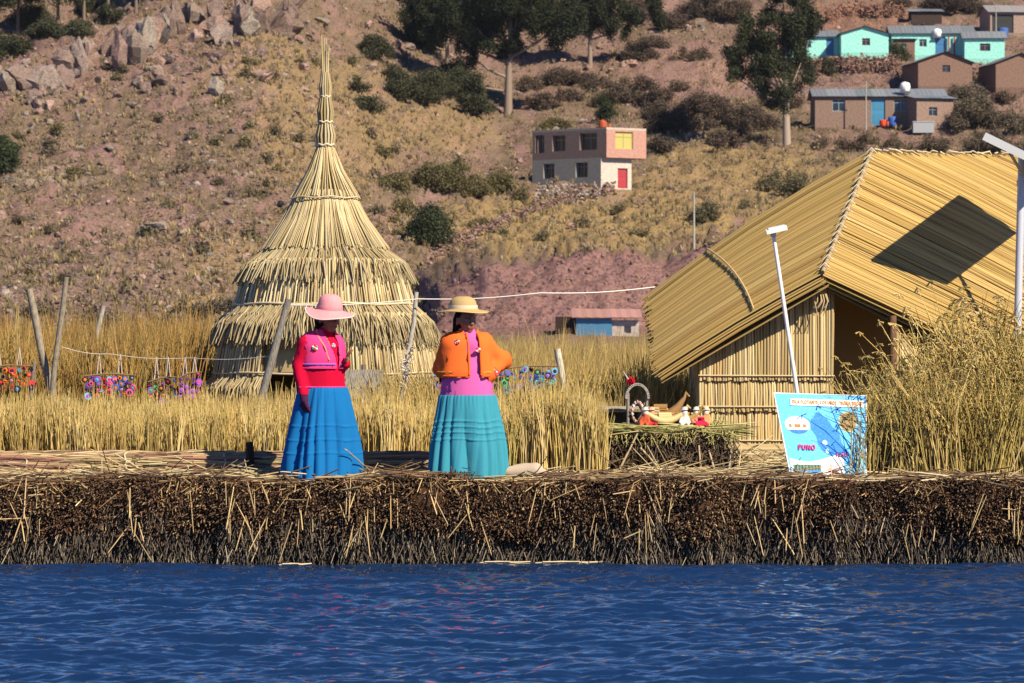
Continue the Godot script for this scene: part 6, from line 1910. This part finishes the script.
	var jk := Bones.new(); jk.a = bo.a.duplicate(); jk.b = bo.b.duplicate(); jk.ra = bo.ra.duplicate(); jk.rb = bo.rb.duplicate(); jk.k = 0.035
	jk.chain(sr, [0.08, 0.068, 0.046]); jk.chain(sl, [0.083, 0.073, 0.045])
	fr = Vector3(0.34, 0, 0.94).normalized()
	rt = fr.cross(Vector3.UP).normalized()
	var sleeve := Bones.new(); sleeve.chain(sr, [0.1, 0.095, 0.062]); sleeve.chain(sl, [0.098, 0.09, 0.06])
	var open2 := func(p: Vector3) -> bool:
		if sleeve.at(p) < 0.022: return true
		if p.y < 0.85 or p.y > 1.275: return false
		var q := p - Vector3(-0.01, 0, 0)
		return not (q.dot(fr) > 0.03 and q.dot(rt) > -0.075 and q.dot(rt) < 0.045 - 0.12 * maxf(0.0, 1.1 - p.y))
	mb = MB.new(); sdf_add(mb, jk, 0.011, func(_p): return Color(0.78, 0.14, 0.03), open2, 0.028, 7.5)
	obj("jacket", mb.mesh(M.cloth), w)
	fa = atan2(fr.x, fr.z)
	trim(w, "jacket_hem", ring.call(bo, 0.862, fa + 0.42, fa + TAU - 0.32, -0.01, 0.002), 0.012, Color(0.7, 0.11, 0.02))
	trim(w, "jacket_braid", ring.call(bo, 0.895, fa + 0.44, fa + TAU - 0.34, -0.01, 0.004), 0.007, Color(0.5, 0.3, 0.05))
	for e in [-0.075, 0.03]:
		var side_pts := []
		for i in 9:
			var y := lerpf(0.87, 1.24, i / 8.0)
			var d: Vector3 = fr * 0.5 + rt * e
			var lo := 0.02; var hi := 0.42
			var st: Vector3 = Vector3(-0.01, y, 0) + rt * e
			for it in 14:
				var m := (lo + hi) / 2
				if bo.at(st + fr * m) < 0.0: lo = m
				else: hi = m
			side_pts.append(st + fr * (lo + 0.003))
		trim(w, "jacket_edge", side_pts, 0.010, Color(0.72, 0.13, 0.02))
	flower(w, Vector3(-0.085, 1.16, 0.15), Vector3(-0.2, 0.2, 0.95), 0.026, [Color(0.5, 0.03, 0.06), Color(0.65, 0.55, 0.5), Color(0.25, 0.05, 0.2)])
	flower(w, Vector3(0.10, 1.09, 0.155), Vector3(0.4, 0.1, 0.9), 0.028, [Color(0.6, 0.1, 0.3), Color(0.7, 0.6, 0.6), Color(0.55, 0.02, 0.05)])
	# embroidered cuffs
	for q in [[sr[1], sr[2], 0.053], [sl[1], sl[2], 0.051]]:
		mb = MB.new()
		var dr: Vector3 = (q[2 - 1] - q[0]).normalized()
		mb.tube([q[1] - dr * 0.045, q[1] - dr * 0.02, q[1] + dr * 0.006], [q[2] + 0.006, q[2] + 0.004, q[2]], 16, Color(0.6, 0.06, 0.06))
		for i in 10:
			var a := TAU * i / 10.0
			var bs := turned(dr, 0)
			lathe(mb, [Vector2(0.01, 0), Vector2(0.001, 0.006)], 6, q[1] - dr * 0.02 + bs * Vector3(cos(a) * (q[2] + 0.004), 0, sin(a) * (q[2] + 0.004)), [Color(0.7, 0.65, 0.6), Color(0.1, 0.25, 0.5), Color(0.6, 0.45, 0.1)][i % 3], turned(bs * Vector3(cos(a), 0, sin(a)), 0))
		obj("cuff", mb.mesh(M.cloth), w)
	skirt(w, 0.695, -0.045, 0.245, 0.20, 0.33, 0.28, 0.0, [0.46, 0.41, 0.36, 0.30], Color(0.042, 0.235, 0.315), 2.9)
	hat(w, Vector3(-0.035, 1.435, 0.025), Vector3(0.03, 0.5, 0.02), 0.22, 0.125, 0.13, Color(0.40, 0.29, 0.135), Color(0.55, 0.45, 0.33), Color(0.5, 0.36, 0.16), 0.012, 0.4)
	hair(w, hc, f, 0.34)
func hair(root: Node3D, c: Vector3, f: Vector3, braid: float) -> void:
	var r := f.cross(Vector3.UP).normalized()
	var bo := Bones.new(); bo.k = 0.025
	bo.add(c + Vector3(0, 0.035, 0) - f * 0.03, c - f * 0.045, 0.093, 0.09)
	bo.add(c - f * 0.06, c - f * 0.075 - Vector3(0, 0.09, 0), 0.075, 0.05)
	for s in [-1, 1]:
		bo.chain([c - f * 0.07 + r * s * 0.05 - Vector3(0, 0.05, 0), c - f * 0.11 + r * s * 0.07 - Vector3(0, 0.16, 0), c - f * 0.15 + r * s * 0.07 - Vector3(0, braid, 0)], [0.03, 0.022, 0.014])
	var mb := MB.new(); sdf_add(mb, bo, 0.009, func(_p): return Color(0.012, 0.01, 0.01), null, 0.012, 8.0)
	obj("hair", mb.mesh(M.cloth), root)
